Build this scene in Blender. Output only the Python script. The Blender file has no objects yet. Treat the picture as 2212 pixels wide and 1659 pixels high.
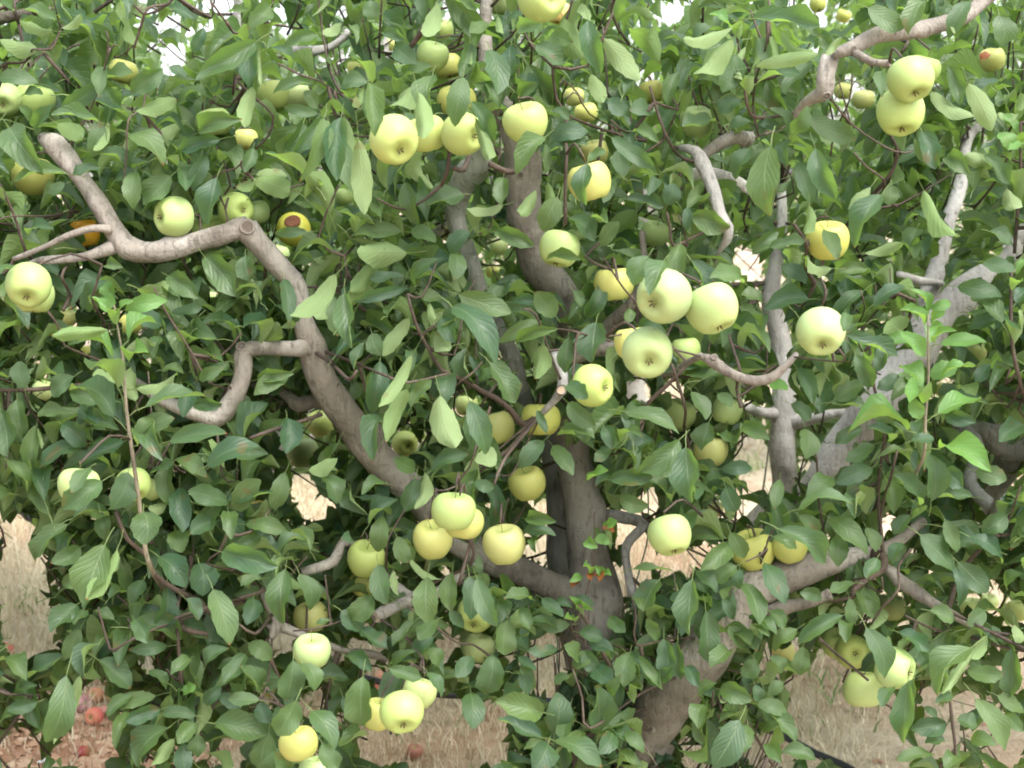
import bpy, math, random
import numpy as np
from mathutils import Vector, Matrix

random.seed(7)
rng = np.random.default_rng(11)
SC = bpy.context.scene
COL = SC.collection

# ------------------------------------------------------------------ camera, sky, sun, exposure
CAMH, TILT, HFOV = 1.7, math.radians(8.0), math.radians(40.0)
F = 1106.0 / math.tan(HFOV / 2)
cam_d = bpy.data.cameras.new('camera')
cam_d.angle = HFOV
cam_d.clip_start = 0.05
cam_d.clip_end = 600
cam = bpy.data.objects.new('camera', cam_d)
COL.objects.link(cam)
cam.location = (0, 0, CAMH)
cam.rotation_euler = (math.radians(90) - TILT, 0, 0)
SC.camera = cam
cam_d.dof.use_dof = True
cam_d.dof.focus_distance = 2.45
cam_d.dof.aperture_fstop = 8.0

SUN_EL, SUN_AZ = math.radians(56), math.radians(42)      # azimuth measured from -Y (behind the camera) towards +X
w = bpy.data.worlds.new('World')
SC.world = w
w.use_nodes = True
nt = w.node_tree
nt.nodes.clear()
wo = nt.nodes.new('ShaderNodeOutputWorld')
bg = nt.nodes.new('ShaderNodeBackground')
sky = nt.nodes.new('ShaderNodeTexSky')
sky.sky_type = 'NISHITA'
sky.sun_disc = False
sky.sun_elevation = SUN_EL
sun_dir = Vector((math.sin(SUN_AZ) * math.cos(SUN_EL), -math.cos(SUN_AZ) * math.cos(SUN_EL), math.sin(SUN_EL)))
sky.sun_rotation = math.atan2(sun_dir.x, sun_dir.y)
sky.air_density = 1.2
sky.dust_density = 4.0
hs = nt.nodes.new('ShaderNodeHueSaturation')
hs.inputs['Saturation'].default_value = 0.36
bg.inputs['Strength'].default_value = 0.15
nt.links.new(sky.outputs[0], hs.inputs['Color'])
nt.links.new(hs.outputs[0], bg.inputs['Color'])
nt.links.new(bg.outputs[0], wo.inputs['Surface'])
sl = bpy.data.lights.new('sun', 'SUN')
sl.energy = 1.0
sl.angle = math.radians(32)
sl.color = (1.0, 0.97, 0.9)
so = bpy.data.objects.new('sun', sl)
COL.objects.link(so)
so.rotation_euler = (-sun_dir).to_track_quat('-Z', 'Y').to_euler()
SC.view_settings.view_transform = 'Standard'
SC.view_settings.look = 'None'
SC.view_settings.gamma = 1
SC.view_settings.use_curve_mapping = False
SC.view_settings.exposure = 1.95
SC.cycles.filter_width = 1.9
SC.cycles.max_bounces = 10
SC.cycles.diffuse_bounces = 7
SC.cycles.transmission_bounces = 6

# ------------------------------------------------------------------ geometry of the view (metres from pixels of the photo study)
FWD = np.array([0, math.cos(TILT), -math.sin(TILT)])
UPV = np.array([0, math.sin(TILT), math.cos(TILT)])
RGT = np.array([1.0, 0, 0])
C0 = np.array([0, 0, CAMH])

def P(u, v, d):
    return C0 + RGT * ((u - 1106.0) / F * d) + UPV * (-(v - 829.5) / F * d) + FWD * d

def proj(p):
    q = np.asarray(p) - C0
    d = q @ FWD
    dd = np.where(d > 0.05, d, 0.05)
    return 1106 + (q @ RGT) / dd * F, 829.5 - (q @ UPV) / dd * F, d

def GP(u, v, z=0.0):
    r = RGT * ((u - 1106.0) / F) - UPV * ((v - 829.5) / F) + FWD
    k = (z - CAMH) / r[2]
    return C0 + r * k

def TC(t, x, y):
    return (t % 3) * 737.333 + x / 3.0, (t // 3) * 553.0 + y / 3.0

# keep-clear map: nearest depth at which free foliage may stand in each cell
KS = 4
KW, KH = 2212 // KS + 1, 1659 // KS + 1
K = np.zeros((KH, KW))

def k_put(mask_u, mask_v, d):
    iu = np.clip((mask_u / KS).astype(int), 0, KW - 1)
    iv = np.clip((mask_v / KS).astype(int), 0, KH - 1)
    ok = (mask_u >= 0) & (mask_u < 2212) & (mask_v >= 0) & (mask_v < 1659)
    iu, iv = iu[ok], iv[ok]
    cur = K[iv, iu]
    K[iv, iu] = np.where(cur == 0, d, np.minimum(cur, d))

def k_ellipse(u, v, a, b, d, ang=0.0):
    n = int(max(a, b) / KS) + 2
    g = np.arange(-n, n + 1) * KS
    gu, gv = np.meshgrid(g, g)
    ca, sa = math.cos(ang), math.sin(ang)
    x = gu * ca + gv * sa
    y = -gu * sa + gv * ca
    m = (x / max(a, 1)) ** 2 + (y / max(b, 1)) ** 2 <= 1
    k_put(u + gu[m], v + gv[m], d)

def k_line(u0, v0, u1, v1, hw, d0, d1):
    L = math.hypot(u1 - u0, v1 - v0)
    n = int(L / KS) + 2
    t = np.linspace(0, 1, n)[:, None]
    m = int(2 * hw / KS) + 2
    s = np.linspace(-hw, hw, m)[None, :]
    px, py = -(v1 - v0) / max(L, 1e-6), (u1 - u0) / max(L, 1e-6)
    uu = u0 + (u1 - u0) * t + px * s
    vv = v0 + (v1 - v0) * t + py * s
    k_put(uu.ravel(), vv.ravel(), min(d0, d1))

# ------------------------------------------------------------------ materials
def mat(name):
    m = bpy.data.materials.new(name)
    m.use_nodes = True
    n = m.node_tree
    n.nodes.clear()
    out = n.nodes.new('ShaderNodeOutputMaterial')
    return m, n, out

def nd(n, t, **kw):
    x = n.nodes.new(t)
    for k, v in kw.items():
        if hasattr(x, k):
            setattr(x, k, v)
        else:
            x.inputs[k].default_value = v
    return x

def mixc(n, fac, a, b):
    x = n.nodes.new('ShaderNodeMix')
    x.data_type = 'RGBA'
    for sock, val in ((x.inputs[0], fac), (x.inputs[6], a), (x.inputs[7], b)):
        if isinstance(val, bpy.types.NodeSocket):
            n.links.new(val, sock)
        elif isinstance(val, tuple):
            sock.default_value = (*val, 1)
        else:
            sock.default_value = val
    return x.outputs[2]

def mth(n, op, a, b=0.0, c=None, clamp=False):
    x = n.nodes.new('ShaderNodeMath')
    x.operation = op
    x.use_clamp = clamp
    for i, val in enumerate((a, b) if c is None else (a, b, c)):
        if isinstance(val, bpy.types.NodeSocket):
            n.links.new(val, x.inputs[i])
        else:
            x.inputs[i].default_value = val
    return x.outputs[0]

def ramp(n, fac, stops):
    x = n.nodes.new('ShaderNodeValToRGB')
    el = x.color_ramp.elements
    el[0].position, el[0].color = stops[0][0], (*stops[0][1], 1)
    el[1].position, el[1].color = stops[-1][0], (*stops[-1][1], 1)
    for p, c in stops[1:-1]:
        e = el.new(p)
        e.color = (*c, 1)
    n.links.new(fac, x.inputs[0])
    return x.outputs[0]

def leaf_material(name, top_a, top_b, back_a, back_b, trans, blemish=0.35, rough=0.46):
    m, n, out = mat(name)
    L = n.links
    uv = nd(n, 'ShaderNodeUVMap', uv_map='UVMap')
    sp = nd(n, 'ShaderNodeSeparateXYZ')
    L.new(uv.outputs[0], sp.inputs[0])
    U, V = sp.outputs[0], sp.outputs[1]
    oi = nd(n, 'ShaderNodeObjectInfo')
    at = nd(n, 'ShaderNodeAttribute', attribute_name='tint')
    rnd = mth(n, 'FRACT', mth(n, 'ADD', oi.outputs['Random'], at.outputs['Fac']))
    rnd2 = mth(n, 'FRACT', mth(n, 'MULTIPLY', rnd, 7.31))
    geo = nd(n, 'ShaderNodeNewGeometry')
    tc = nd(n, 'ShaderNodeTexCoord')
    nz = nd(n, 'ShaderNodeTexNoise', Scale=60.0, Detail=3.0)
    L.new(geo.outputs['Position'], nz.inputs['Vector'])
    au = mth(n, 'ABSOLUTE', mth(n, 'SUBTRACT', U, 0.5))
    mid = mth(n, 'SUBTRACT', 1.0, mth(n, 'DIVIDE', au, 0.035), clamp=True)
    sv = mth(n, 'SINE', mth(n, 'MULTIPLY', mth(n, 'SUBTRACT', V, mth(n, 'MULTIPLY', au, 0.75)), 46.0))
    sv = mth(n, 'POWER', mth(n, 'MAXIMUM', sv, 0.0), 6.0)
    vein = mth(n, 'MAXIMUM', mid, mth(n, 'MULTIPLY', sv, 0.16))
    top = mixc(n, rnd, top_a, top_b)
    top = mixc(n, mth(n, 'MULTIPLY', nz.outputs[0], 0.5), top, tuple(c * 0.6 for c in top_a))
    top = mixc(n, mth(n, 'MULTIPLY', vein, 0.55), top, tuple(c * 0.8 + 0.02 for c in back_a))
    back = mixc(n, rnd2, back_a, back_b)
    back = mixc(n, mth(n, 'MULTIPLY', vein, 0.5), back, (0.3, 0.36, 0.17))
    edge = nd(n, 'ShaderNodeTexNoise', Scale=22.0, Detail=2.0)
    L.new(geo.outputs['Position'], edge.inputs['Vector'])
    tipm = mth(n, 'MULTIPLY', mth(n, 'GREATER_THAN', V, 0.965), mth(n, 'GREATER_THAN', rnd2, 0.72))
    bl = mth(n, 'MULTIPLY', mth(n, 'GREATER_THAN', edge.outputs[0], 0.70), blemish, clamp=True)
    col = mixc(n, geo.outputs['Backfacing'], top, back)
    col = mixc(n, mth(n, 'MAXIMUM', tipm, bl), col, (0.16, 0.06, 0.02))
    pet = mth(n, 'LESS_THAN', V, -0.001)
    col = mixc(n, pet, col, (0.2, 0.27, 0.1))
    bs = nd(n, 'ShaderNodeBsdfPrincipled')
    L.new(col, bs.inputs['Base Color'])
    rr = mth(n, 'ADD', mth(n, 'MULTIPLY', geo.outputs['Backfacing'], 0.4), mth(n, 'ADD', rough, mth(n, 'MULTIPLY', rnd2, 0.12)))
    L.new(rr, bs.inputs['Roughness'])
    bs.inputs['Specular IOR Level'].default_value = 0.6
    bm = nd(n, 'ShaderNodeBump', Strength=0.5, Distance=0.0015)
    L.new(mth(n, 'SUBTRACT', mth(n, 'MULTIPLY', nz.outputs[0], 0.6), mth(n, 'ADD', vein, sv)), bm.inputs['Height'])
    L.new(bm.outputs[0], bs.inputs['Normal'])
    tr = nd(n, 'ShaderNodeBsdfTranslucent')
    L.new(mixc(n, rnd, trans, tuple(c * 0.7 for c in trans)), tr.inputs['Color'])
    mx = nd(n, 'ShaderNodeMixShader')
    mx.inputs[0].default_value = 0.38
    L.new(bs.outputs[0], mx.inputs[1])
    L.new(tr.outputs[0], mx.inputs[2])
    L.new(mx.outputs[0], out.inputs['Surface'])
    return m

M_LEAF = leaf_material('apple_leaf', (0.026, 0.075, 0.040), (0.100, 0.165, 0.045), (0.23, 0.31, 0.145), (0.16, 0.25, 0.09), (0.26, 0.45, 0.07))
M_LEAFB = leaf_material('lightened_apple_leaf', (0.055, 0.12, 0.05), (0.135, 0.205, 0.065), (0.24, 0.33, 0.15), (0.18, 0.28, 0.10), (0.30, 0.50, 0.09))  # apple leaf colour lightened so the trees behind look better lit
M_YOUNG = leaf_material('young_apple_leaf', (0.10, 0.23, 0.05), (0.13, 0.27, 0.06), (0.2, 0.31, 0.12), (0.18, 0.30, 0.09), (0.28, 0.5, 0.06), 0.1)
M_DRY = leaf_material('dry_leaf', (0.22, 0.07, 0.02), (0.30, 0.10, 0.03), (0.26, 0.10, 0.04), (0.3, 0.12, 0.04), (0.3, 0.09, 0.02))
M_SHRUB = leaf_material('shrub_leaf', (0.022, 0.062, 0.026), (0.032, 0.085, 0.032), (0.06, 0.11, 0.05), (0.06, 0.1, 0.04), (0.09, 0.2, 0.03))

def bark_material(name, dark, light, pale, pale_amt, scale=1.0):
    m, n, out = mat(name)
    L = n.links
    geo = nd(n, 'ShaderNodeNewGeometry')
    n1 = nd(n, 'ShaderNodeTexNoise', Scale=11.0 * scale, Detail=6.0, Roughness=0.62)
    n2 = nd(n, 'ShaderNodeTexNoise', Scale=95.0 * scale, Detail=4.0)
    n3 = nd(n, 'ShaderNodeTexNoise', Scale=5.0 * scale, Detail=4.0)
    for q in (n1, n2, n3):
        L.new(geo.outputs['Position'], q.inputs['Vector'])
    vm = nd(n, 'ShaderNodeVectorMath', operation='MULTIPLY')
    L.new(geo.outputs['Position'], vm.inputs[0])
    vm.inputs[1].default_value = (26, 26, 150)
    lent = nd(n, 'ShaderNodeTexNoise', Scale=1.0, Detail=2.0)
    L.new(vm.outputs[0], lent.inputs['Vector'])
    col = ramp(n, n1.outputs[0], [(0.34, tuple(c * .8 for c in dark)), (0.44, tuple(c * .8 for c in light)), (0.54, light), (0.66, tuple(c * 1.3 for c in light))])
    pm = nd(n, 'ShaderNodeMapRange')
    L.new(n3.outputs[0], pm.inputs[0])
    pm.inputs[1].default_value = 0.62 - 0.3 * pale_amt
    pm.inputs[2].default_value = 0.78 - 0.3 * pale_amt
    col = mixc(n, pm.outputs[0], col, pale)
    vm2 = nd(n, 'ShaderNodeVectorMath', operation='MULTIPLY')
    L.new(geo.outputs['Position'], vm2.inputs[0])
    vm2.inputs[1].default_value = (75, 75, 16)
    crk = nd(n, 'ShaderNodeTexNoise', Scale=1.0, Detail=5.0, Roughness=0.65)
    L.new(vm2.outputs[0], crk.inputs['Vector'])
    ck_ = nd(n, 'ShaderNodeMapRange')
    L.new(crk.outputs[0], ck_.inputs[0])
    ck_.inputs[1].default_value, ck_.inputs[2].default_value = .46, .34
    col = mixc(n, mth(n, 'MULTIPLY', ck_.outputs[0], 0.6), col, tuple(c * 0.45 for c in dark))
    lm = mth(n, 'MULTIPLY', mth(n, 'GREATER_THAN', lent.outputs[0], 0.69), 0.35)
    col = mixc(n, lm, col, tuple(c * 0.5 for c in dark))
    col = mixc(n, mth(n, 'MULTIPLY', n2.outputs[0], 0.45), col, tuple(c * 0.62 for c in light))
    bs = nd(n, 'ShaderNodeBsdfPrincipled', Roughness=0.78)
    L.new(col, bs.inputs['Base Color'])
    bm = nd(n, 'ShaderNodeBump', Strength=0.9, Distance=0.006)
    h = mth(n, 'ADD', mth(n, 'MULTIPLY', n1.outputs[0], 0.9), mth(n, 'MULTIPLY', n2.outputs[0], 0.5))
    h = mth(n, 'SUBTRACT', h, lm)
    h = mth(n, 'ADD', h, mth(n, 'MULTIPLY', crk.outputs[0], 1.2))
    L.new(h, bm.inputs['Height'])
    L.new(bm.outputs[0], bs.inputs['Normal'])
    L.new(bs.outputs[0], out.inputs['Surface'])
    return m

M_BARK = bark_material('grey_apple_bark', (0.085, 0.070, 0.055), (0.205, 0.18, 0.15), (0.38, 0.355, 0.32), 0.5)
M_BARKP = bark_material('pale_apple_bark', (0.20, 0.185, 0.17), (0.35, 0.33, 0.31), (0.52, 0.505, 0.49), 0.7)
M_BARKPINK = bark_material('sunlit_peeled_pink_bark', (0.62, 0.48, 0.42), (0.78, 0.68, 0.63), (0.84, 0.80, 0.78), 0.9)  # peeled pink bark, whitened further in colour to stand in for sunlight
M_TWIG = bark_material('brown_twig_bark', (0.035, 0.024, 0.017), (0.075, 0.052, 0.038), (0.13, 0.105, 0.085), 0.2)
M_SHOOT = bark_material('green_shoot_bark', (0.13, 0.11, 0.08), (0.22, 0.19, 0.13), (0.28, 0.28, 0.2), 0.3)

def simple(name, col, rough=0.8, noise=0.35, scale=40, spec=0.4):
    m, n, out = mat(name)
    geo = nd(n, 'ShaderNodeNewGeometry')
    nz = nd(n, 'ShaderNodeTexNoise', Scale=float(scale), Detail=4.0)
    n.links.new(geo.outputs['Position'], nz.inputs['Vector'])
    c = mixc(n, nz.outputs[0], tuple(x * (1 - noise) for x in col), tuple(min(1, x * (1 + noise)) for x in col))
    bs = nd(n, 'ShaderNodeBsdfPrincipled', Roughness=rough)
    bs.inputs['Specular IOR Level'].default_value = spec
    n.links.new(c, bs.inputs['Base Color'])
    bm = nd(n, 'ShaderNodeBump', Strength=0.3, Distance=0.003)
    n.links.new(nz.outputs[0], bm.inputs['Height'])
    n.links.new(bm.outputs[0], bs.inputs['Normal'])
    n.links.new(bs.outputs[0], out.inputs['Surface'])
    return m

M_CUT = simple('cut_wood', (0.42, 0.33, 0.24), 0.8, 0.35, 120)
M_KNOT = simple('old_knot', (0.10, 0.08, 0.065), 0.9, 0.4, 150)
M_CALYX = simple('dry_calyx', (0.10, 0.065, 0.035), 0.9, 0.4, 300)
M_STALK = simple('apple_stalk', (0.12, 0.10, 0.045), 0.7, 0.3, 200)
M_ROT = simple('rotten_flesh', (0.13, 0.05, 0.025), 0.85, 0.6, 220)
M_HOSE = simple('black_polythene', (0.018, 0.019, 0.022), 0.42, 0.2, 90)
M_TWINE = simple('green_twine', (0.07, 0.2, 0.14), 0.6, 0.2, 90)
M_WHITE = simple('white_paper', (0.7, 0.7, 0.7), 0.7, 0.1, 30)

def apple_material():
    m, n, out = mat('apple_skin')
    L = n.links
    oi = nd(n, 'ShaderNodeObjectInfo')
    tc = nd(n, 'ShaderNodeTexCoord')
    sp = nd(n, 'ShaderNodeSeparateXYZ')
    L.new(tc.outputs['Object'], sp.inputs[0])
    rnd = oi.outputs['Random']
    off = nd(n, 'ShaderNodeVectorMath', operation='ADD')
    cmb = nd(n, 'ShaderNodeCombineXYZ')
    L.new(mth(n, 'MULTIPLY', rnd, 40.0), cmb.inputs[0])
    L.new(tc.outputs['Object'], off.inputs[0])
    L.new(cmb.outputs[0], off.inputs[1])
    big = nd(n, 'ShaderNodeTexNoise', Scale=1.3, Detail=3.0)
    L.new(off.outputs[0], big.inputs['Vector'])
    # streaks from stem to calyx
    wm = nd(n, 'ShaderNodeVectorMath', operation='MULTIPLY')
    L.new(oi.outputs['Color'], wm.inputs[0])
    wm.inputs[1].default_value = (1.28, .86, .68)
    col = mixc(n, mth(n, 'MULTIPLY', big.outputs[0], 0.35), oi.outputs['Color'], wm.outputs[0])
    zt = nd(n, 'ShaderNodeMapRange')
    L.new(sp.outputs[2], zt.inputs[0])
    zt.inputs[1].default_value, zt.inputs[2].default_value = 0.35, 1.0
    r2 = mth(n, 'SQRT', mth(n, 'ADD', mth(n, 'POWER', sp.outputs[0], 2.0), mth(n, 'POWER', sp.outputs[1], 2.0)))
    cav = mth(n, 'SUBTRACT', 1.0, mth(n, 'DIVIDE', r2, 0.42), clamp=True)
    col = mixc(n, mth(n, 'MULTIPLY', cav, 0.75), col, (0.24, 0.30, 0.07))
    low = nd(n, 'ShaderNodeMapRange')
    L.new(sp.outputs[2], low.inputs[0])
    low.inputs[1].default_value, low.inputs[2].default_value = 0.1, -0.9
    col = mixc(n, mth(n, 'MULTIPLY', low.outputs[0], 0.22), col, (0.42, 0.50, 0.12))
    vo = nd(n, 'ShaderNodeTexVoronoi', Scale=11.0)
    L.new(off.outputs[0], vo.inputs['Vector'])
    dots = mth(n, 'LESS_THAN', vo.outputs['Distance'], 0.11)
    col = mixc(n, mth(n, 'MULTIPLY', dots, 0.5), col, (0.34, 0.30, 0.09))
    sc = nd(n, 'ShaderNodeTexNoise', Scale=3.2, Detail=6.0, Roughness=0.7)
    L.new(off.outputs[0], sc.inputs['Vector'])
    russ = nd(n, 'ShaderNodeMapRange')
    L.new(sc.outputs[0], russ.inputs[0])
    russ.inputs[1].default_value, russ.inputs[2].default_value = 0.60, 0.74
    col = mixc(n, mth(n, 'MULTIPLY', russ.outputs[0], 0.5), col, (0.33, 0.25, 0.09))
    bs = nd(n, 'ShaderNodeBsdfPrincipled', Roughness=0.46)
    bs.inputs['Specular IOR Level'].default_value = 0.35
    L.new(col, bs.inputs['Base Color'])
    bs.inputs['Subsurface Weight'].default_value = 0.15
    bs.inputs['Subsurface Radius'].default_value = (0.012, 0.010, 0.004)
    bs.inputs['Subsurface Scale'].default_value = 0.5
    bm = nd(n, 'ShaderNodeBump', Strength=0.12, Distance=0.002)
    L.new(sc.outputs[0], bm.inputs['Height'])
    L.new(bm.outputs[0], bs.inputs['Normal'])
    L.new(bs.outputs[0], out.inputs['Surface'])
    return m
M_APPLE = apple_material()

# ------------------------------------------------------------------ mesh helpers
def mesh_np(name, V, Fq, mats, uv=None, tint=None, smooth=True, tri=False, midx=None):
    V = np.asarray(V, dtype=np.float32)
    Fq = np.asarray(Fq, dtype=np.int32)
    k = Fq.shape[1]
    me = bpy.data.meshes.new(name)
    me.vertices.add(len(V))
    me.vertices.foreach_set('co', V.ravel())
    me.loops.add(Fq.size)
    me.loops.foreach_set('vertex_index', Fq.ravel())
    me.polygons.add(len(Fq))
    me.polygons.foreach_set('loop_start', np.arange(0, Fq.size, k, dtype=np.int32))
    me.polygons.foreach_set('loop_total', np.full(len(Fq), k, dtype=np.int32))
    if smooth:
        me.polygons.foreach_set('use_smooth', np.ones(len(Fq), dtype=bool))
    if midx is not None:
        me.polygons.foreach_set('material_index', np.asarray(midx, dtype=np.int32))
    for m in (mats if isinstance(mats, (list, tuple)) else [mats]):
        me.materials.append(m)
    if uv is not None:
        l = me.uv_layers.new(name='UVMap')
        l.data.foreach_set('uv', np.asarray(uv, dtype=np.float32)[Fq.ravel()].ravel())
    if tint is not None:
        a = me.attributes.new('tint', 'FLOAT', 'POINT')
        a.data.foreach_set('value', np.asarray(tint, dtype=np.float32))
    me.update()
    me.validate()
    return me

def link(name, me, parent=None, kind=None):
    o = bpy.data.objects.new(name, me)
    COL.objects.link(o)
    if parent is not None:
        o.parent = parent
    if kind:
        o['kind'] = kind
    return o

def thing(name, label, cat, loc, group=None):
    o = bpy.data.objects.new(name, None)
    COL.objects.link(o)
    o.location = tuple(float(x) for x in loc)
    o.empty_display_size = 0.1
    o['label'] = label
    o['category'] = cat
    if group:
        o['group'] = group
    return o

def spline(pts, step):
    """Catmull-Rom through rows (x,y,z,r)."""
    p = np.asarray(pts, dtype=float)
    if len(p) < 2:
        return p
    q = np.vstack([2 * p[0] - p[1], p, 2 * p[-1] - p[-2]])
    out = []
    for i in range(1, len(q) - 2):
        L = np.linalg.norm(q[i + 1][:3] - q[i][:3])
        n = max(2, int(L / step))
        for t in np.arange(n) / n:
            out.append(0.5 * (2 * q[i] + (q[i + 1] - q[i - 1]) * t + (2 * q[i - 1] - 5 * q[i] + 4 * q[i + 1] - q[i + 2]) * t * t
                              + (-q[i - 1] + 3 * q[i] - 3 * q[i + 1] + q[i + 2]) * t ** 3))
    out.append(q[-2])
    o = np.array(out)
    o[:, 3] = np.maximum(o[:, 3], 0.0006)
    return o

def tube_arrays(pts, sides=12, step=0.025, rough=0.0, seed=0, cap=True):
    s = spline(pts, step)
    n = len(s)
    t = np.gradient(s[:, :3], axis=0)
    t /= np.linalg.norm(t, axis=1)[:, None] + 1e-9
    a = np.array([0.31, 0.17, 0.93])
    u = np.cross(t[0], a)
    u /= np.linalg.norm(u)
    r_ = np.random.default_rng(seed)
    ph = r_.uniform(0, 6.28, 6)
    th = np.arange(sides) / sides * 2 * math.pi
    V = np.zeros((n, sides, 3))
    dist = np.concatenate([[0], np.cumsum(np.linalg.norm(np.diff(s[:, :3], axis=0), axis=1))])
    bumps = [(r_.uniform(0, dist[-1]), r_.uniform(0, 6.28), r_.uniform(.5, 1.2)) for _ in range(int(dist[-1] / 0.09) + 1)]
    for i in range(n):
        u = u - t[i] * (u @ t[i])
        u /= np.linalg.norm(u) + 1e-9
        v = np.cross(t[i], u)
        r = np.full(sides, s[i, 3])
        if rough > 0:
            w_ = (np.sin(dist[i] * 31 + ph[0] + th) + np.sin(dist[i] * 67 + ph[1] + 2 * th) * .6 + np.sin(dist[i] * 13 + ph[2] + 3 * th) * .5)
            r = r * (1 + rough * 0.45 * w_)
            for bd, bt, ba in bumps:
                g = math.exp(-((dist[i] - bd) / (s[i, 3] * 0.55 + 0.004)) ** 2)
                if g > 0.02:
                    r = r + s[i, 3] * rough * 2.6 * ba * g * np.exp(-(1 - np.cos(th - bt)) * 3)
        V[i] = s[i, :3] + np.cos(th)[:, None] * u * r[:, None] + np.sin(th)[:, None] * v * r[:, None]
    V = V.reshape(-1, 3)
    i0 = (np.arange(n - 1)[:, None] * sides + np.arange(sides)[None, :]).ravel()
    i1 = (np.arange(n - 1)[:, None] * sides + (np.arange(sides)[None, :] + 1) % sides).ravel()
    Fq = np.stack([i0, i1, i1 + sides, i0 + sides], 1)
    if cap:
        c0, c1 = len(V), len(V) + 1
        V = np.vstack([V, s[0, :3] - t[0] * s[0, 3] * 0.35, s[-1, :3] + t[-1] * s[-1, 3] * 0.35])
        k = np.arange(0, sides, 2)
        e = (n - 1) * sides
        fa = np.stack([np.full(len(k), c0), (k + 2) % sides, (k + 1) % sides, k], 1)
        fb = np.stack([np.full(len(k), c1), e + k, e + (k + 1) % sides, e + (k + 2) % sides], 1)
        Fq = np.vstack([Fq, fa, fb])
    return V, Fq, s, t

SKEL = []      # points of the front tree's wood (x,y,z)

def part_tube(name, pts, m, parent, base, sides=14, step=0.02, rough=0.10, seed=1, skel=True, kind=None):
    V, Fq, s, t = tube_arrays(pts, sides, step, rough, seed)
    o = link(name, mesh_np(name, V - base, Fq, m), parent, kind)
    if skel:
        SKEL.append(s[:, :3])
    return o, s, t

# ------------------------------------------------------------------ leaf templates: blade along +Y (length 1), width 1, petiole behind the base
def leaf_template(nL, nW, bulge, fold, sickle, wave, seed, petiole=True, pw=0.022, twist=0.0):
    r_ = np.random.default_rng(seed)
    ph = r_.uniform(0, 6.28, 4)
    V, UV, Fq = [], [], []
    for i in range(nL + 1):
        t = i / nL
        t = .55 * t + .45 * (.5 - .5 * math.cos(math.pi * t))
        tt = t
        t_ = tt ** .92
        k_ = min(1, max(0, (t_ - .72) / .28))
        wd = .5 * max(0.0, 1 - (2 * t_ - 1) ** 2) ** .60 * (1 - .30 * k_ * k_ * (3 - 2 * k_)) if 0 < t < 1 else 0.012
        for j in range(nW + 1):
            s = j / nW * 2 - 1
            jit = 1 + (0.045 * (1 if i % 2 else -1) if abs(s) == 1 else 0)
            x = s * wd * jit + sickle * 4 * t * (1 - t)
            y = t + abs(s) * wd * 0.12
            z = bulge * 4 * t * (1 - t) - bulge * 0.25 * t * t
            z += fold * abs(s) ** 1.6 * wd * (1 - 0.3 * t)
            z += wave * math.sin(t * 9 + ph[0] + s) * abs(s) * wd * 1.2
            z += wave * 0.5 * math.sin(t * 5 + ph[1]) * s * wd
            x0, z0 = sickle * 4 * t * (1 - t), bulge * 4 * t * (1 - t) - bulge * 0.25 * t * t
            ta = twist * (t - .35)
            dx, dz = (x - x0) * .5, z - z0
            V.append((x0 + (dx * math.cos(ta) - dz * math.sin(ta)) * 2, y, z0 + dx * math.sin(ta) + dz * math.cos(ta)))
            UV.append((s * 0.5 + 0.5, t))
    for i in range(nL):
        for j in range(nW):
            a = i * (nW + 1) + j
            Fq.append((a, a + 1, a + nW + 2, a + nW + 1))
    if petiole:
        b = len(V)
        m_ = 3
        for i in range(m_):
            t = i / (m_ - 1)
            y = -0.34 * t + 0.02
            z = -0.13 * t * t - 0.003
            for k in range(3):
                a = k * 2.0944
                V.append((math.cos(a) * pw, y, z + math.sin(a) * pw * 0.6))
                UV.append((0.5, -0.5))
        for i in range(m_ - 1):
            for k in range(3):
                a = b + i * 3
                Fq.append((a + k, a + (k + 1) % 3, a + 3 + (k + 1) % 3, a + 3 + k))
    return np.array(V), np.array(Fq), np.array(UV)

def leaf_arrays(T, pos, Y, N, L, W, tint, which=None, mi=0):
    n = len(pos)
    Y = Y / np.linalg.norm(Y, axis=1)[:, None]
    N = N - Y * np.sum(N * Y, axis=1)[:, None]
    N /= np.linalg.norm(N, axis=1)[:, None] + 1e-9
    X = np.cross(Y, N)
    if which is None:
        which = rng.integers(0, len(T), n)
    mi = np.broadcast_to(np.asarray(mi), (n,))
    Vs, Fs, Us, Ts, Ms = [], [], [], [], []
    off = 0
    for k, (tv, tf, tu) in enumerate(T):
        ix = np.where(which == k)[0]
        if len(ix) == 0:
            continue
        v = (pos[ix][:, None, :] + X[ix][:, None, :] * (tv[None, :, 0:1] * W[ix][:, None, None])
             + Y[ix][:, None, :] * (tv[None, :, 1:2] * L[ix][:, None, None]) + N[ix][:, None, :] * (tv[None, :, 2:3] * L[ix][:, None, None]))
        m_ = len(tv)
        Vs.append(v.reshape(-1, 3))
        Fs.append((tf[None] + (np.arange(len(ix)) * m_)[:, None, None] + off).reshape(-1, 4))
        Us.append(np.tile(tu, (len(ix), 1)))
        Ts.append(np.repeat(tint[ix], m_))
        Ms.append(np.repeat(mi[ix], len(tf)))
        off += len(ix) * m_
    return [np.vstack(Vs), np.vstack(Fs), np.vstack(Us), np.concatenate(Ts), np.concatenate(Ms)]

def build_leaves(name, arrs, mats, parent, base, kind='stuff'):
    off = 0
    for a in arrs:
        a[1] = a[1] + off
        off += len(a[0])
    cat = [np.concatenate([a[k] for a in arrs]) for k in range(5)]
    return link(name, mesh_np(name, cat[0] - base, cat[1], mats, cat[2], cat[3], midx=cat[4]), parent, kind)

def batch_leaves(name, T, pos, Y, N, L, W, tint, material, parent, base, kind='stuff'):
    if len(pos) == 0:
        return None
    return build_leaves(name, [leaf_arrays(T, pos, Y, N, L, W, tint)], [material], parent, base, kind)

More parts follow.
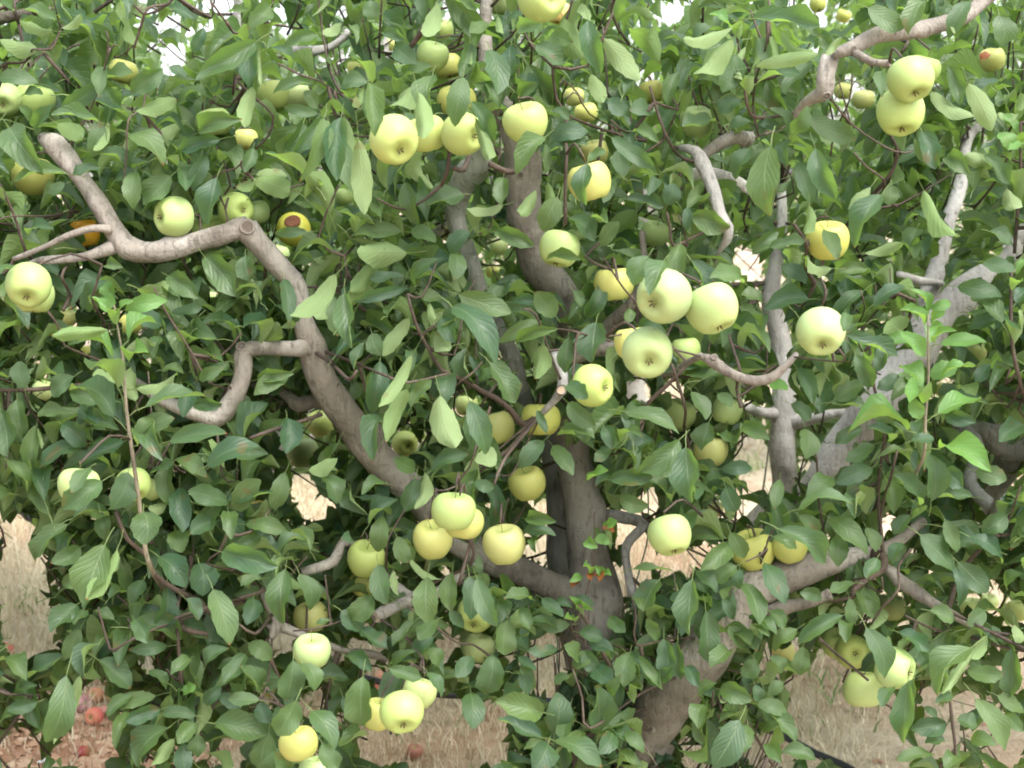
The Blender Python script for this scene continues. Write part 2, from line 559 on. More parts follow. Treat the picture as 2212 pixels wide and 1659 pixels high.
# ------------------------------------------------------------------ DATA ------------------------------------------------------------------
# tiles: 3 x 3 study tiles of the photo, 2212 x 1659 units each (F3 = focal length in those units)
F3 = F * 3
G_FAR = 'yellow green apples deep in the foliage'
# tile, x, y, diameter, colour, calyx dx dy (or None), size factor, label
A = [
 (0, 35, 645, 215, 'g', (0.1, 0.55), 1.0, 'bright apple cut by the left edge, in front of a larger one near the top'),
 (0, 225, 655, 255, 'g', None, 1.08, 'large apple behind the bright one at the upper left edge, under a dark drooping leaf'),
 (0, 797, 465, 185, 'y', None, 1.0, 'apple showing only a thin yellow top above a leaf, upper left near the sky gap'),
 (0, 1385, 800, 235, 'g', None, 1.0, 'apple showing a slanting pale slice between leaves in the upper left part'),
 (0, 1765, 620, 225, 'd', None, 1.02, 'tall dull green apple beside a thin twig, left of the top centre'),
 (0, 1930, 625, 185, 'd', None, .95, 'dim apple mostly hidden by a leaf just right of the tall dull green one'),
 (0, 1125, 1405, 265, 'g', (-.75, .12), 1.0, 'apple with its eye turned left, resting just above the bent limb on the left'),
 (0, 1535, 1362, 232, 'g', (.62, .08), .93, 'front apple of the touching pair above the pruning knob, eye turned right'),
 (0, 1652, 1380, 195, 'g', None, .85, 'rear apple of the touching pair above the pruning knob'),
 (0, 1365, 1500, 235, 'g', None, 1.05, 'apple behind the bent limb between the single apple and the touching pair'),
 (0, 550, 1515, 205, 'o', None, 1.0, 'orange overripe apple behind the small side branch at the left'),
 (0, 1900, 1482, 222, 'k', (.1, -.2), 1.0, 'apple with a brown rotten hole, right of the pruning knob'),
 (0, 1800, 1650, 150, 'g', None, .9, 'small pale apple peeping out right under the pruning knob'),
 (0, 215, 1145, 270, 'y', None, 1.25, 'dull yellow apple behind the big dark leaf at the left edge'),
 (0, 1590, 905, 165, 'y', None, .95, 'faint yellow apple behind leaves in the upper left, below the tall dull green one'),
 (1, 1050, 8, 222, 'd', None, .98, 'left apple of the pair cut by the top edge of the view'),
 (1, 1305, -15, 312, 'g', (.5, .2), 1.0, 'big apple cut by the top edge of the view with its eye showing'),
 (1, 1410, 85, 160, 'p', None, .95, 'peach tinted apple peeping from under the big one at the top edge'),
 (1, 590, 362, 212, 'g', None, 1.0, 'apple with a pale round top among dark leaves, left of the top centre'),
 (1, 650, 195, 150, 'd', None, .95, 'dim apple high up, just above the pale round topped one near the top centre'),
 (1, 690, 430, 190, 'y', None, 1.0, 'yellow apple seen in slivers between hanging leaves near the top centre'),
 (1, 750, 660, 255, 'y', None, 1.06, 'yellow apple behind two long hanging leaves at the top of the four apple bunch'),
 (1, 345, 912, 318, 'd', (.35, .62), 1.0, 'largest dull green apple of the upper centre bunch, eye at its lower right'),
 (1, 552, 868, 258, 'd', None, .93, 'dull apple tucked behind the right side of the largest one in the upper bunch'),
 (1, 790, 868, 282, 'd', (.72, .25), 1.0, 'shaded apple above the pale peeled limb, dark eye on its right'),
 (1, 1195, 797, 292, 'd', None, 1.0, 'apple hanging right in front of the upper trunk'),
 (1, 1505, 628, 140, 'y', None, .85, 'small yellow apple in shade, upper one right of the trunk apple'),
 (1, 1587, 732, 155, 'y', None, .9, 'small yellow apple in shade, lower one right of the trunk apple'),
 (1, 1614, 1178, 285, 'y', None, 1.0, 'yellow apple with one long dark leaf hanging down its middle'),
 (1, 1640, 992, 185, 'y', None, .95, 'small yellow apple directly above the one with the long leaf across it'),
 (1, 1412, 1612, 268, 'g', None, 1.0, 'apple at the centre just right of the trunk bend, two leaves at its foot'),
 (1, 2008, 600, 175, 'y', None, 1.0, 'yellow apple behind a dark twig, right of the top centre'),
 (1, 2035, 1515, 190, 'g', None, 1.0, 'apple split by a leaf above the bright three apple bunch'),
 (1, 90, 440, 110, 'y', None, .85, 'tiny yellow glimpse of an apple left of the pale round topped one, near the top'),
 (1, 690, 1510, 112, 'y', None, .85, 'tiny yellow glimpse of an apple below the peeled pink limb, left of the trunk'),
 (1, 1020, 1600, 120, 'd', None, .85, 'tiny dull apple peeping out right beside the bend of the upper trunk'),
 (1, 25, 1270, 135, 'g', None, .9, 'tiny pale apple in the gap left of two large hanging leaves'),
 (1, 315, 290, 95, 'y', None, .8, 'tiny yellow apple above the upper centre bunch, left of the pale round topped one'),
 (2, 1475, 517, 308, 'g', (.2, .9), 1.0, 'front apple of the bright trio at the upper right, overlapping the other two'),
 (2, 1560, 450, 222, 'g', None, .86, 'rear apple of the bright trio at the upper right, highest against the leaves'),
 (2, 1409, 730, 312, 'g', (.0, .95), 1.04, 'lowest apple of the bright trio at the upper right'),
 (2, 2005, 388, 168, 'y', None, 1.0, 'small yellow apple with a red brown leaf on it, far upper right'),
 (2, 875, 30, 110, 'y', None, .85, 'small yellow apple at the top edge, right of the sky gaps'),
 (2, 1042, 105, 98, 'y', None, .8, 'tiny apple over the knuckle of the upper right branch, against bright leaves'),
 (2, 1040, 592, 122, 'y', None, .9, 'tiny yellow apple just right of the cut stub under the upper right branch'),
 (2, 1170, 645, 150, 'y', None, .95, 'dim yellow apple behind leaves just left of the bright trio at the upper right'),
 (2, 940, 1560, 275, 'y', None, 1.0, 'yellow apple crossed by a curved dark leaf at the right, sunlit on its right rim'),
 (2, 95, 790, 225, 'g', None, 1.05, 'apple showing bright slivers over a dark leaf, right of the top centre'),
 (3, 184, 190, 292, 'g', (.12, .72), 1.0, 'big apple with its eye down at the left edge, under the side branch'),
 (3, 222, 262, 260, 'g', None, .86, 'apple peeping out under the big one at the left edge'),
 (3, 440, 400, 125, 'y', None, .85, 'small yellow apple bit right of the left edge pair, beside a thin twig'),
 (3, 848, 440, 152, 'y', None, .95, 'small yellow apple behind the top of the upright leafy shoot at the left'),
 (3, 570, 630, 110, 'y', None, .8, 'thin yellow strip of an apple just left of the upright shoot'),
 (3, 905, 590, 85, 'y', None, .8, 'tiny yellow apple spot just right of the upright shoot'),
 (3, 290, 882, 165, 'd', None, 1.0, 'dull apple behind dark leaves at the left edge, level with the kinked branch'),
 (3, 510, 1492, 266, 'g', None, 1.0, 'left apple of the three at the foot of the upright shoot, partly under two leaves'),
 (3, 862, 1482, 232, 'g', (.35, .8), .97, 'middle apple of the three at the foot of the upright shoot, stem crossing it'),
 (3, 958, 1510, 192, 'd', None, .86, 'right apple of the three at the foot of the upright shoot, behind the middle one'),
 (3, 1955, 1275, 215, 'd', None, 1.15, 'dull green apple deep under the thick left limb'),
 (3, 2080, 1085, 190, 'd', None, 1.1, 'dull apple directly behind the thick left limb below its cut fork'),
 (3, 1670, 1590, 120, 'y', None, .9, 'small yellow sliver of an apple behind leaves left of the drooping apple pair'),
 (3, 1360, 262, 75, 'g', None, .8, 'tiny bright spot of an apple under the dark curled leaf beside the pruning knob'),
 (4, 2088, 268, 362, 'g', (-.62, .35), 1.06, 'largest bright apple of the centre bunch, eye turned down left'),
 (4, 1985, 627, 335, 'g', (.0, .5), 1.0, 'centre bunch apple with its open brown eye facing the viewer'),
 (4, 1885, 565, 235, 'y', None, .78, 'apple mostly hidden behind the one with the open brown eye'),
 (5, 192, 345, 345, 'g', (.35, .9), 1.02, 'big bright apple at the right of the centre bunch'),
 (5, 20, 612, 196, 'g', None, .75, 'small apple below and behind the big bright one of the centre bunch'),
 (4, 1768, 185, 262, 'y', None, 1.0, 'yellow apple with a twig across it, upper left of the centre bunch'),
 (4, 1630, 842, 280, 'g', (.78, .12), 1.0, 'apple with its eye turned right, over the trunk at the centre'),
 (4, 1290, 1060, 262, 'y', None, 1.05, 'yellow apple behind the cut grey stub at the centre'),
 (4, 1000, 1120, 245, 'y', None, 1.08, 'yellow apple behind a long wavy leaf, left of the cut grey stub'),
 (4, 810, 970, 150, 'd', None, .9, 'dull green apple in shade left of the apple behind the wavy leaf'),
 (4, 415, 1217, 168, 'd', (.3, .2), .95, 'small green apple with a dark eye beside the thick left limb'),
 (4, 1205, 1477, 245, 'y', None, 1.0, 'lone apple hanging left of the trunk below the centre'),
 (6 - 2, 730, 1655, 288, 'g', None, 1.0, 'top front apple of the bunch of four below the centre, stalk dimple showing'),
 (7, 790, 68, 262, 'y', None, .93, 'apple tucked behind the top one in the bunch of four below the centre'),
 (7, 590, 180, 265, 'y', None, 1.0, 'left apple of the bunch of four below the centre'),
 (7, 1056, 213, 278, 'y', None, 1.04, 'right apple of the bunch of four below the centre, over the pale limb'),
 (4, 1178, 800, 130, 'g', None, .9, 'small bright apple between dark leaves right of the long diagonal leaf'),
 (4, 985, 105, 105, 'y', None, .85, 'tiny apple at the centre between the pink limb and the trunk bend'),
 (4, 270, 55, 100, 'y', None, .85, 'tiny yellow apple behind the pale leaves left of the pink limb'),
 (4, 2110, 1340, 155, 'y', None, .95, 'small yellow apple in shade left of the two leafy apples right of the trunk'),
 (5, 286, 1003, 200, 'g', None, .95, 'bright apple behind a small leaf, under the curved bare branch'),
 (5, 182, 1265, 222, 'y', None, 1.0, 'apple half covered by a long leaf, lower one under the curved bare branch'),
 (5, -28, 1030, 225, 'd', None, 1.0, 'dull apple hanging below a thin twig right of the trunk'),
 (5, 895, 495, 318, 'g', (-.05, .72), 1.0, 'lone bright apple at the right end of the curved bare branch'),
 (5, 1900, 615, 150, 'd', None, .95, 'dim green apple beside the thick pale limb at the right'),
 (5, 1690, 870, 115, 'y', None, .85, 'tiny yellow apple behind the bright shoot at the right'),
 (5, 210, 1640, 110, 'y', None, .85, 'tiny yellow apple low behind leaves right of the trunk, above the sunlit cheeked one'),
 (7, 2132, 152, 285, 'g', (.2, .9), 1.0, 'apple with a sunlit cheek hanging right of the trunk near the thin grey branch'),
 (6, 2015, 680, 225, 'y', None, 1.05, 'upper yellow apple of the column of apples at the lower left centre'),
 (6, 2022, 905, 245, 'g', None, 1.0, 'pale green apple in the middle of the column at the lower left centre'),
 (6, 1765, 1140, 150, 'd', None, .95, 'dull green apple behind small leaves left of the pale green one'),
 (6, 1938, 1502, 256, 'y', None, 1.0, 'plump yellow apple near the bottom edge, left of centre'),
 (6, 2060, 1700, 250, 'g', None, 1.0, 'apple cut by the bottom edge, just right of the plump yellow one'),
 (7, 158, 305, 250, 'd', None, 1.0, 'upper apple of the drooping pair left of the trunk, long leaf on its right'),
 (7, 160, 455, 212, 'y', None, .88, 'lower yellowish apple of the drooping pair left of the trunk'),
 (7, 870, 665, 245, 'd', (-.15, .62), 1.0, 'upper apple of the stacked pair between hanging leaves, small eye showing'),
 (7, 890, 882, 216, 'd', None, .92, 'lower apple of the stacked pair between hanging leaves'),
 (7, 395, 1298, 290, 'g', (.12, .68), 1.0, 'front apple of the low cluster of three over dry grass'),
 (7, 238, 1312, 222, 'y', None, .8, 'left yellow apple behind the front one in the low cluster over dry grass'),
 (7, 502, 1172, 222, 'd', None, .8, 'right dull apple behind the front one in the low cluster over dry grass'),
 (8, 458, 245, 290, 'y', None, 1.05, 'yellow apple behind grey leaves over the thick right limb'),
 (8, 695, 228, 232, 'y', None, .9, 'yellow apple under a dark leaf over the thick right limb'),
 (8, 1345, 618, 203, 'd', None, 1.0, 'round green apple in shade above the lower right bunch'),
 (8, 1008, 852, 218, 'd', None, .88, 'left apple of the lower right bunch of four'),
 (8, 1105, 905, 226, 'd', (-.1, -.05), .95, 'lower right bunch apple with its eye facing the viewer'),
 (8, 1378, 1012, 268, 'g', (.75, .18), 1.0, 'right apple of the lower right bunch with its eye turned right'),
 (8, 1170, 1148, 262, 'd', (0, -1), 1.02, 'lowest apple of the lower right bunch, hanging by leafy stalk over dry ground'),
 (8, 1985, 585, 120, 'd', None, .9, 'tiny green apple in shade near the right edge, above the cut branch end'),
 (8, 1875, 635, 185, 'd', None, 1.0, 'dim apple in deep shade near the right edge'),
 (8, 2170, 640, 160, 'd', None, .95, 'green apple at the right edge of the view'),
 (8, 655, 908, 152, 'y', None, .95, 'small yellow apple under leaves right of the thick right limb'),
]
A_COL = {'g': (0.30, 0.425, 0.17), 'y': (0.37, 0.41, 0.13), 'd': (0.33, 0.43, 0.16), 'o': (0.62, 0.33, 0.03), 'p': (0.66, 0.46, 0.20), 'k': (0.42, 0.43, 0.08)}

# leaves placed one by one: "bx by tx ty width side curve"  (t upper face shown, b underside, y young, r dry)
HL = {
0: """370 130 150 60 100 t;340 200 130 130 90 b;400 180 530 100 80 b;240 330 0 260 130 b;250 540 -20 500 120 t;200 790 125 680 70 t;210 820 340 680 90 t;
150 620 280 610 80 t;60 830 270 1120 200 t;400 700 640 540 110 t;640 790 330 740 90 t;780 700 655 570 80 t;880 720 1150 650 120 b;840 870 1060 1060 190 t;
640 770 590 1020 130 t;700 780 610 980 60 b;370 800 540 900 130 b;620 520 865 470 130 t;1050 450 850 600 130 t;1320 180 1250 340 80 t;1660 270 1270 520 140 t;
1670 270 1690 560 34 b;1610 280 1620 560 130 t;1640 560 1580 830 110 b;1620 70 1470 80 50 t;1750 40 1610 180 120 t;2050 220 1840 300 90 t;2090 220 2212 150 100 b;
2020 540 1770 600 90 t;2060 700 1970 590 90 t;2060 740 1840 690 80 t;2090 760 1900 1000 110 t -.1;2100 770 1950 1170 120 t;2125 770 2115 1000 60 b;2212 760 2180 1170 150 t;
1640 1160 1880 1260 140 b -.15;1660 1160 1530 1220 90 b;1660 1130 1860 1140 100 b;1640 960 1590 1120 90 t;1340 1010 1250 1220 110 t;1430 900 1160 980 110 t;
1405 1150 1340 1455 150 t;880 1110 860 1350 130 t;1110 1140 930 1330 170 t;650 1090 470 1140 90 t;440 1130 90 1170 90 t;1990 1500 1780 1510 70 t;1290 860 1560 770 130 t;
700 430 640 620 100 t;420 1190 300 1240 80 t;1100 430 1210 500 90 t;80 60 0 20 80 t""",
1: """870 230 840 430 50 b;830 280 780 500 110 t;960 320 1010 610 165 t;1100 290 1100 490 100 t;1260 290 1440 420 150 t;1380 230 1390 380 60 b;1370 210 1500 270 120 t;
1440 120 1600 380 170 b;1600 130 1680 480 140 t .15;1700 250 1940 520 150 b;1620 480 1690 670 110 b;590 490 580 785 155 t;790 500 740 815 155 t;540 510 310 690 130 b;
590 430 400 500 90 t;340 300 480 410 130 t;270 210 410 250 90 t;60 170 100 280 60 t;180 540 220 880 130 t;170 540 0 560 130 t;150 560 80 700 60 b;20 760 70 1060 70 b;
-10 900 60 1230 150 t;110 900 150 1390 150 b;490 590 530 900 120 b;840 660 1000 920 110 t;870 760 960 1040 90 b;930 530 1030 700 90 t;860 540 950 640 80 t;1150 630 1270 540 100 t;
1320 890 1130 1120 140 t;1325 930 1320 1130 60 t;1360 720 1480 770 80 t;1350 880 1600 850 140 t;1340 990 1600 930 120 t;1600 1050 1710 970 80 t;1595 1060 1580 1330 130 t;
1340 1180 1290 1480 80 b -.2;1400 1280 1310 1500 150 t;1260 1230 1160 1400 90 b;1480 1410 1640 1560 150 t;1050 1150 1040 1330 110 t;410 1180 500 1460 120 t;
790 1260 560 1330 180 t;400 1280 450 1440 40 b;390 1500 60 1530 140 t;430 1640 100 1640 180 b;460 1480 610 1570 120 t;1000 1500 1250 1590 110 t;830 1500 700 1640 130 t;
1050 1330 810 1350 90 b;1750 890 2030 1080 120 t .2;2020 720 1870 710 140 t;1730 640 1860 740 120 t;2190 470 2110 680 100 t;1790 970 1830 1150 110 t;1840 1290 2090 1340 100 t;
2110 1330 2160 1190 120 t;1680 1590 1800 1440 100 t;960 150 830 210 100 t;1070 150 1180 90 80 t;1140 210 1290 160 110 t;1010 100 1040 220 50 b;190 0 200 130 120 t;
620 20 540 240 120 b;740 0 880 60 90 t;1560 20 1600 130 90 b""",
2: """90 60 290 60 70 t;450 120 890 160 160 t;700 60 890 230 120 t;330 250 70 480 160 b;330 170 0 260 90 b;340 350 260 600 150 t;410 300 380 520 70 b;470 430 880 350 90 b;
830 400 660 610 120 t;640 200 870 350 100 b;1030 240 930 360 55 b;890 230 960 320 90 t;1200 50 1440 180 170 t;1560 10 1460 215 150 t;1800 30 1760 220 70 b;1860 10 1720 240 130 t;
2050 100 2060 300 170 t;1300 460 1290 620 85 t;1720 430 1800 680 110 t;1850 540 2000 850 150 b;1600 600 1900 760 130 b;1550 850 1640 1095 150 t;1500 900 1620 1080 70 b;
1700 1020 1860 1130 120 t;1830 1000 2000 1090 100 b;1950 1010 2120 1190 120 t;2050 860 2110 970 130 y;2212 930 2110 970 60 y;2190 600 2190 720 70 b;2040 740 2175 740 90 b;
2100 1220 2150 1360 120 b;690 870 570 700 100 t;710 860 810 690 110 t;640 830 480 800 80 t;740 870 860 930 90 t;680 900 680 1070 100 t;800 760 1120 900 160 t .15;
570 945 570 1400 210 t;440 960 340 1160 130 t;740 1050 830 1330 130 t;860 960 990 1290 140 t .15;1290 1260 1110 1600 170 t;1350 1200 1340 1330 120 t;1220 1210 1110 1350 110 b;
1560 1230 1780 1540 120 b;820 1330 790 1520 80 b;60 1400 310 1470 140 t;30 1340 20 1500 70 t;190 780 0 820 140 t;300 830 450 790 100 t;370 640 240 740 130 t;
920 1490 1010 1680 110 t;560 1600 800 1560 100 t;1180 1640 1430 1580 80 b;1990 1500 2130 1580 120 t;450 1650 620 1500 90 t;1990 350 1930 385 70 r""",
3: """740 330 650 250 110 y;740 250 680 160 100 y;810 350 1080 290 110 y -.15;700 480 330 515 90 b .1;810 610 1000 570 90 b -.25;770 790 600 770 130 b;880 940 850 720 110 b;
880 860 1150 760 110 b -.1;700 930 450 880 120 t;1050 450 880 340 150 t;1030 520 1000 660 90 t;1110 370 1310 330 90 t;1050 740 1190 760 90 t;690 60 790 70 90 t;1090 130 1290 270 130 t;
1330 10 1530 260 160 t -.2;1590 0 1620 160 130 t;2180 120 1880 390 150 b -.3;1840 150 1870 430 110 t;2130 210 2050 410 140 b -.2;2150 250 2190 520 130 t;160 850 130 680 130 t;
110 930 150 1170 140 t;0 1000 50 1300 160 t;240 1090 200 1400 110 t;240 1110 270 1250 50 b;480 780 340 910 130 t;430 1020 240 1030 110 t;400 1090 560 1230 130 t;520 1230 260 1370 150 t;
560 1060 770 1120 110 t;800 1200 520 1330 110 t;1060 1230 930 1310 110 t;880 1130 1130 1050 140 t;1180 850 1190 1040 120 t;580 1370 460 1530 110 t;660 1460 400 1640 170 t;
830 1400 720 1640 170 t;1110 1330 1340 1420 120 t;960 1420 1130 1330 80 t;1480 1600 1220 1520 150 t;1520 1650 1690 1450 150 t;1500 1600 1780 1530 90 t;1340 1360 1680 1230 170 t;
1860 1050 1860 1280 150 t;2000 1390 2190 1310 130 b;2080 1420 2190 1600 140 t;1850 1400 1760 1640 130 t;1250 970 1440 960 90 t;1870 760 1650 900 120 t;1670 800 1900 760 90 t;
1080 1600 960 1640 80 b;1100 1200 1470 1150 130 t;560 1000 700 1080 90 t;440 580 610 520 90 t;80 60 0 120 80 t;1000 1050 870 1160 90 t;1290 800 1440 720 90 t""",
4: """230 20 60 240 120 b -.1;400 130 180 150 80 t;420 210 80 290 80 t;470 190 620 20 110 t;500 240 650 280 100 t;750 -20 730 150 130 t;760 250 1100 370 150 t;1100 300 1300 310 80 t;
1390 390 1260 230 160 t;720 330 1000 690 190 t;960 690 1130 950 175 t;440 400 270 650 110 b;200 500 260 640 120 t;570 290 600 420 60 b;620 470 690 620 120 b;650 400 740 560 130 t;
460 640 240 980 90 b -.3;250 680 200 1020 150 t;430 860 290 1210 110 b;280 1020 200 1330 120 t;700 760 680 940 140 t;450 980 580 800 100 t;640 900 740 1245 190 b;830 940 940 1285 160 t;
850 970 850 1250 90 t;960 1230 960 1370 150 b;1020 560 1300 420 90 t;1130 560 1400 470 80 t;1310 570 1260 800 130 b;1470 530 1450 760 110 t;1650 430 1625 690 195 t;1870 340 1850 440 70 t;
2090 30 1995 250 150 t;1990 0 1890 190 150 t;1500 220 1560 330 70 t;1330 20 1550 20 80 t;1460 840 1600 920 130 t;1470 950 1650 1100 120 t;1270 1000 1330 1150 60 t;1310 1200 1150 1370 130 t;
1370 1230 1500 1420 120 t;1430 1110 1640 1180 120 t;1590 1450 1730 1390 80 y;1700 1100 1760 1250 100 t;2190 1190 1930 1400 150 t -.15;1840 1010 2190 1150 130 t;1980 1310 2080 1440 110 t;
1740 1450 2020 1430 120 t;480 1380 340 1310 110 t;590 1390 820 1280 120 t;540 1400 480 1640 90 b;480 1440 420 1655 130 t;300 1480 130 1540 90 t;860 1470 990 1500 90 t;20 240 70 600 120 t;
150 560 80 740 70 t;2200 1370 2080 1440 90 t;1750 1250 1640 1330 90 t;1800 1560 1990 1620 110 t""",
5: """380 160 180 140 150 t;520 300 380 250 120 t;820 280 530 340 145 t;640 60 800 180 120 t;970 80 800 0 120 b;1000 110 1200 80 90 t;1055 370 1045 490 80 t;1240 310 1440 190 120 t;
1300 500 1470 400 100 b;1060 510 1400 650 130 t .15;1590 370 1480 210 80 y;1600 340 1740 300 70 y;1590 400 1410 350 70 y;1410 490 1570 660 120 y;1670 570 1970 560 110 y -.2;
1600 780 1780 720 140 y;1390 770 1550 900 110 y;1540 850 1350 930 110 t;1490 920 1540 1060 100 y;1660 1010 1810 920 110 y;1400 770 1260 860 110 t;1120 640 1230 850 120 t;
980 930 1180 820 140 t;960 950 1200 980 90 t;1290 960 1360 1080 130 t;700 960 830 1060 120 t;570 820 680 870 100 y;740 730 850 960 110 t;790 1120 790 1310 140 t;1160 1110 990 1220 100 t;
1240 1220 1060 1330 120 t;390 1090 560 1190 120 t;170 1080 120 1260 150 t;230 1160 310 1200 80 t;20 1240 60 1600 180 t;250 1380 450 1380 90 t;280 1500 350 1655 130 t;630 1450 600 1640 90 t;
960 1430 800 1560 150 t;1230 1370 990 1470 130 t;1610 1590 1600 1280 150 t;1670 1400 1820 1500 130 t;1530 1600 1370 1420 140 t;1880 1560 1610 1570 100 t;1480 1200 1630 1180 90 t;
2212 1100 2050 1200 140 t;2110 400 1850 480 120 t;1780 200 2070 260 130 t;1950 40 2160 100 120 t;1900 820 1990 700 100 t;1790 860 1900 900 120 t;1900 1390 2100 1450 130 t;750 1640 1100 1600 120 t;
60 880 150 1060 120 t;230 890 310 980 90 t;1700 1000 1900 1080 100 t;1330 1200 1200 1110 90 t""",
6: """930 0 940 210 210 t;650 0 700 190 110 t;440 80 220 320 140 t;520 230 330 330 120 t;680 210 540 600 230 t;760 240 560 570 110 b;770 280 740 390 50 b;500 600 325 780 150 t;
740 700 610 640 80 t;520 760 420 950 120 t;1030 290 1210 480 180 t;1290 330 1320 540 200 t;1140 120 1180 260 160 t;1400 60 1230 140 130 t;1480 0 1500 170 120 t;1590 80 1860 120 120 t;
1440 260 1800 350 160 t;1380 500 1490 860 185 t;1850 370 1830 725 165 t;1940 400 2010 640 140 t;1640 560 1600 730 130 t;1080 480 1030 770 140 t;930 440 850 600 110 t;640 960 850 1140 160 t;
1080 870 840 890 90 t;10 960 170 1080 130 t;420 930 180 1080 110 t;430 1060 300 1500 190 t -.15;520 1060 350 1500 90 b -.1;240 1230 50 1290 90 t;220 1250 -10 1380 80 t;860 1190 690 1320 90 t;
1010 1190 740 1280 110 t .15;830 1290 745 1530 90 t;1040 1280 810 1360 100 t;1190 1180 1270 1120 90 y;1270 1320 1040 1310 90 t;1330 1250 1430 1130 100 t;1270 1370 1150 1500 115 t;
1390 1370 1720 1440 195 t;1090 1400 880 1650 200 t;1130 1470 980 1640 90 b;1290 1440 1280 1590 120 t;1190 1500 1210 1690 130 t;1690 1150 1560 1000 130 t;1700 1160 1820 1070 60 t;
1680 1220 1480 1210 100 t;1690 1230 1740 1370 110 t;1900 960 1860 1220 170 t;1960 980 2040 1160 130 t;1920 1220 1800 1450 170 t;2020 1290 2170 1530 170 t;1740 1440 1700 1680 160 t;
1690 1490 1690 1600 60 t;1610 850 1760 960 120 t;1330 1010 1480 880 100 t;1590 920 1450 1110 120 t;2050 720 2140 700 50 t;2090 1500 2190 1659 140 t;540 420 400 470 100 t;
560 640 480 730 90 t;870 700 960 850 110 t;1200 560 1290 700 100 t;1230 950 1110 1050 100 t;1420 1180 1560 1290 100 t;960 1030 1080 1150 90 t;120 1150 240 1120 60 t;1700 430 1560 480 90 t""",
7: """1960 1010 2060 1130 110 t;2080 1100 2150 1000 90 t;1620 1240 1740 1330 100 t;1500 1330 1440 1480 110 t;1760 1420 1660 1560 120 t;1840 1420 1960 1560 100 t;1560 900 1660 1020 110 t;270 20 230 260 130 t;60 190 0 170 100 t;240 340 300 600 140 t;340 380 370 540 60 b;440 310 650 440 60 b;560 420 560 720 170 t;830 420 840 700 155 t;880 430 1010 740 130 t;
720 390 710 640 120 t;890 280 900 400 60 t;360 160 440 330 120 t;130 760 290 880 130 t;470 710 330 870 80 t;0 640 140 780 160 t;600 810 480 950 110 t;1080 700 1060 930 150 t;
980 920 930 1180 185 t;850 940 740 1070 120 t;1150 940 1260 1030 70 t;1400 890 1210 900 95 t;1170 1020 1210 1190 100 t;840 1170 850 1405 165 t;1310 1300 1000 1230 165 t;1380 1430 1400 1170 185 t;
1300 1460 1010 1340 130 t;1330 1500 1180 1540 80 t;1340 1500 1250 1680 170 t;1380 1480 1690 1640 150 t;1670 1400 1660 1130 175 t;140 1065 140 1390 195 t;10 1200 80 1370 90 t;310 1010 520 1080 110 t;
560 1040 650 1200 90 t;30 930 200 1030 110 t;1300 560 1440 680 90 t;1370 600 1500 620 60 t;1480 730 1300 750 90 t;1230 690 1430 780 80 t;1640 1000 1760 1100 140 t;1870 920 1830 1130 150 t;
1930 930 2080 1150 70 t;1760 900 1600 830 120 t;1540 960 1450 860 130 t;1740 680 1840 780 100 t;1180 120 1390 150 100 t;1200 40 1390 60 90 t;1260 160 1260 260 60 t;1220 560 1060 560 110 t;
1890 370 2150 380 60 t;2060 440 1960 640 170 t;560 880 640 1020 120 t;330 990 480 900 80 t;1150 620 1230 760 90 t;1540 780 1700 820 110 t;1620 900 1500 1010 110 t;
2090 820 2110 1060 130 t;2050 830 1980 690 90 t;2180 840 2200 1080 120 t;1500 560 1640 600 70 t;1480 1060 1380 1120 80 t;1760 1180 1800 1060 90 t;1820 1540 1900 1640 90 t;1560 1420 1480 1560 110 t;
620 700 500 830 120 t;700 640 790 750 90 t;200 540 60 700 160 t;1890 560 1960 640 70 t;1590 180 1660 230 80 y;1740 200 1640 180 80 y;1700 100 1790 60 80 y;1770 120 1690 105 50 r;
1600 410 1570 350 55 y;1690 430 1650 350 70 y;1560 420 1480 450 60 y;1700 400 1750 410 50 y;1600 400 1620 440 55 r;1640 410 1680 450 60 r;1520 440 1500 490 60 r;1520 620 1480 550 60 y;
1570 670 1630 630 40 y;1510 710 1445 690 50 y;1230 1000 1170 1060 70 t""",
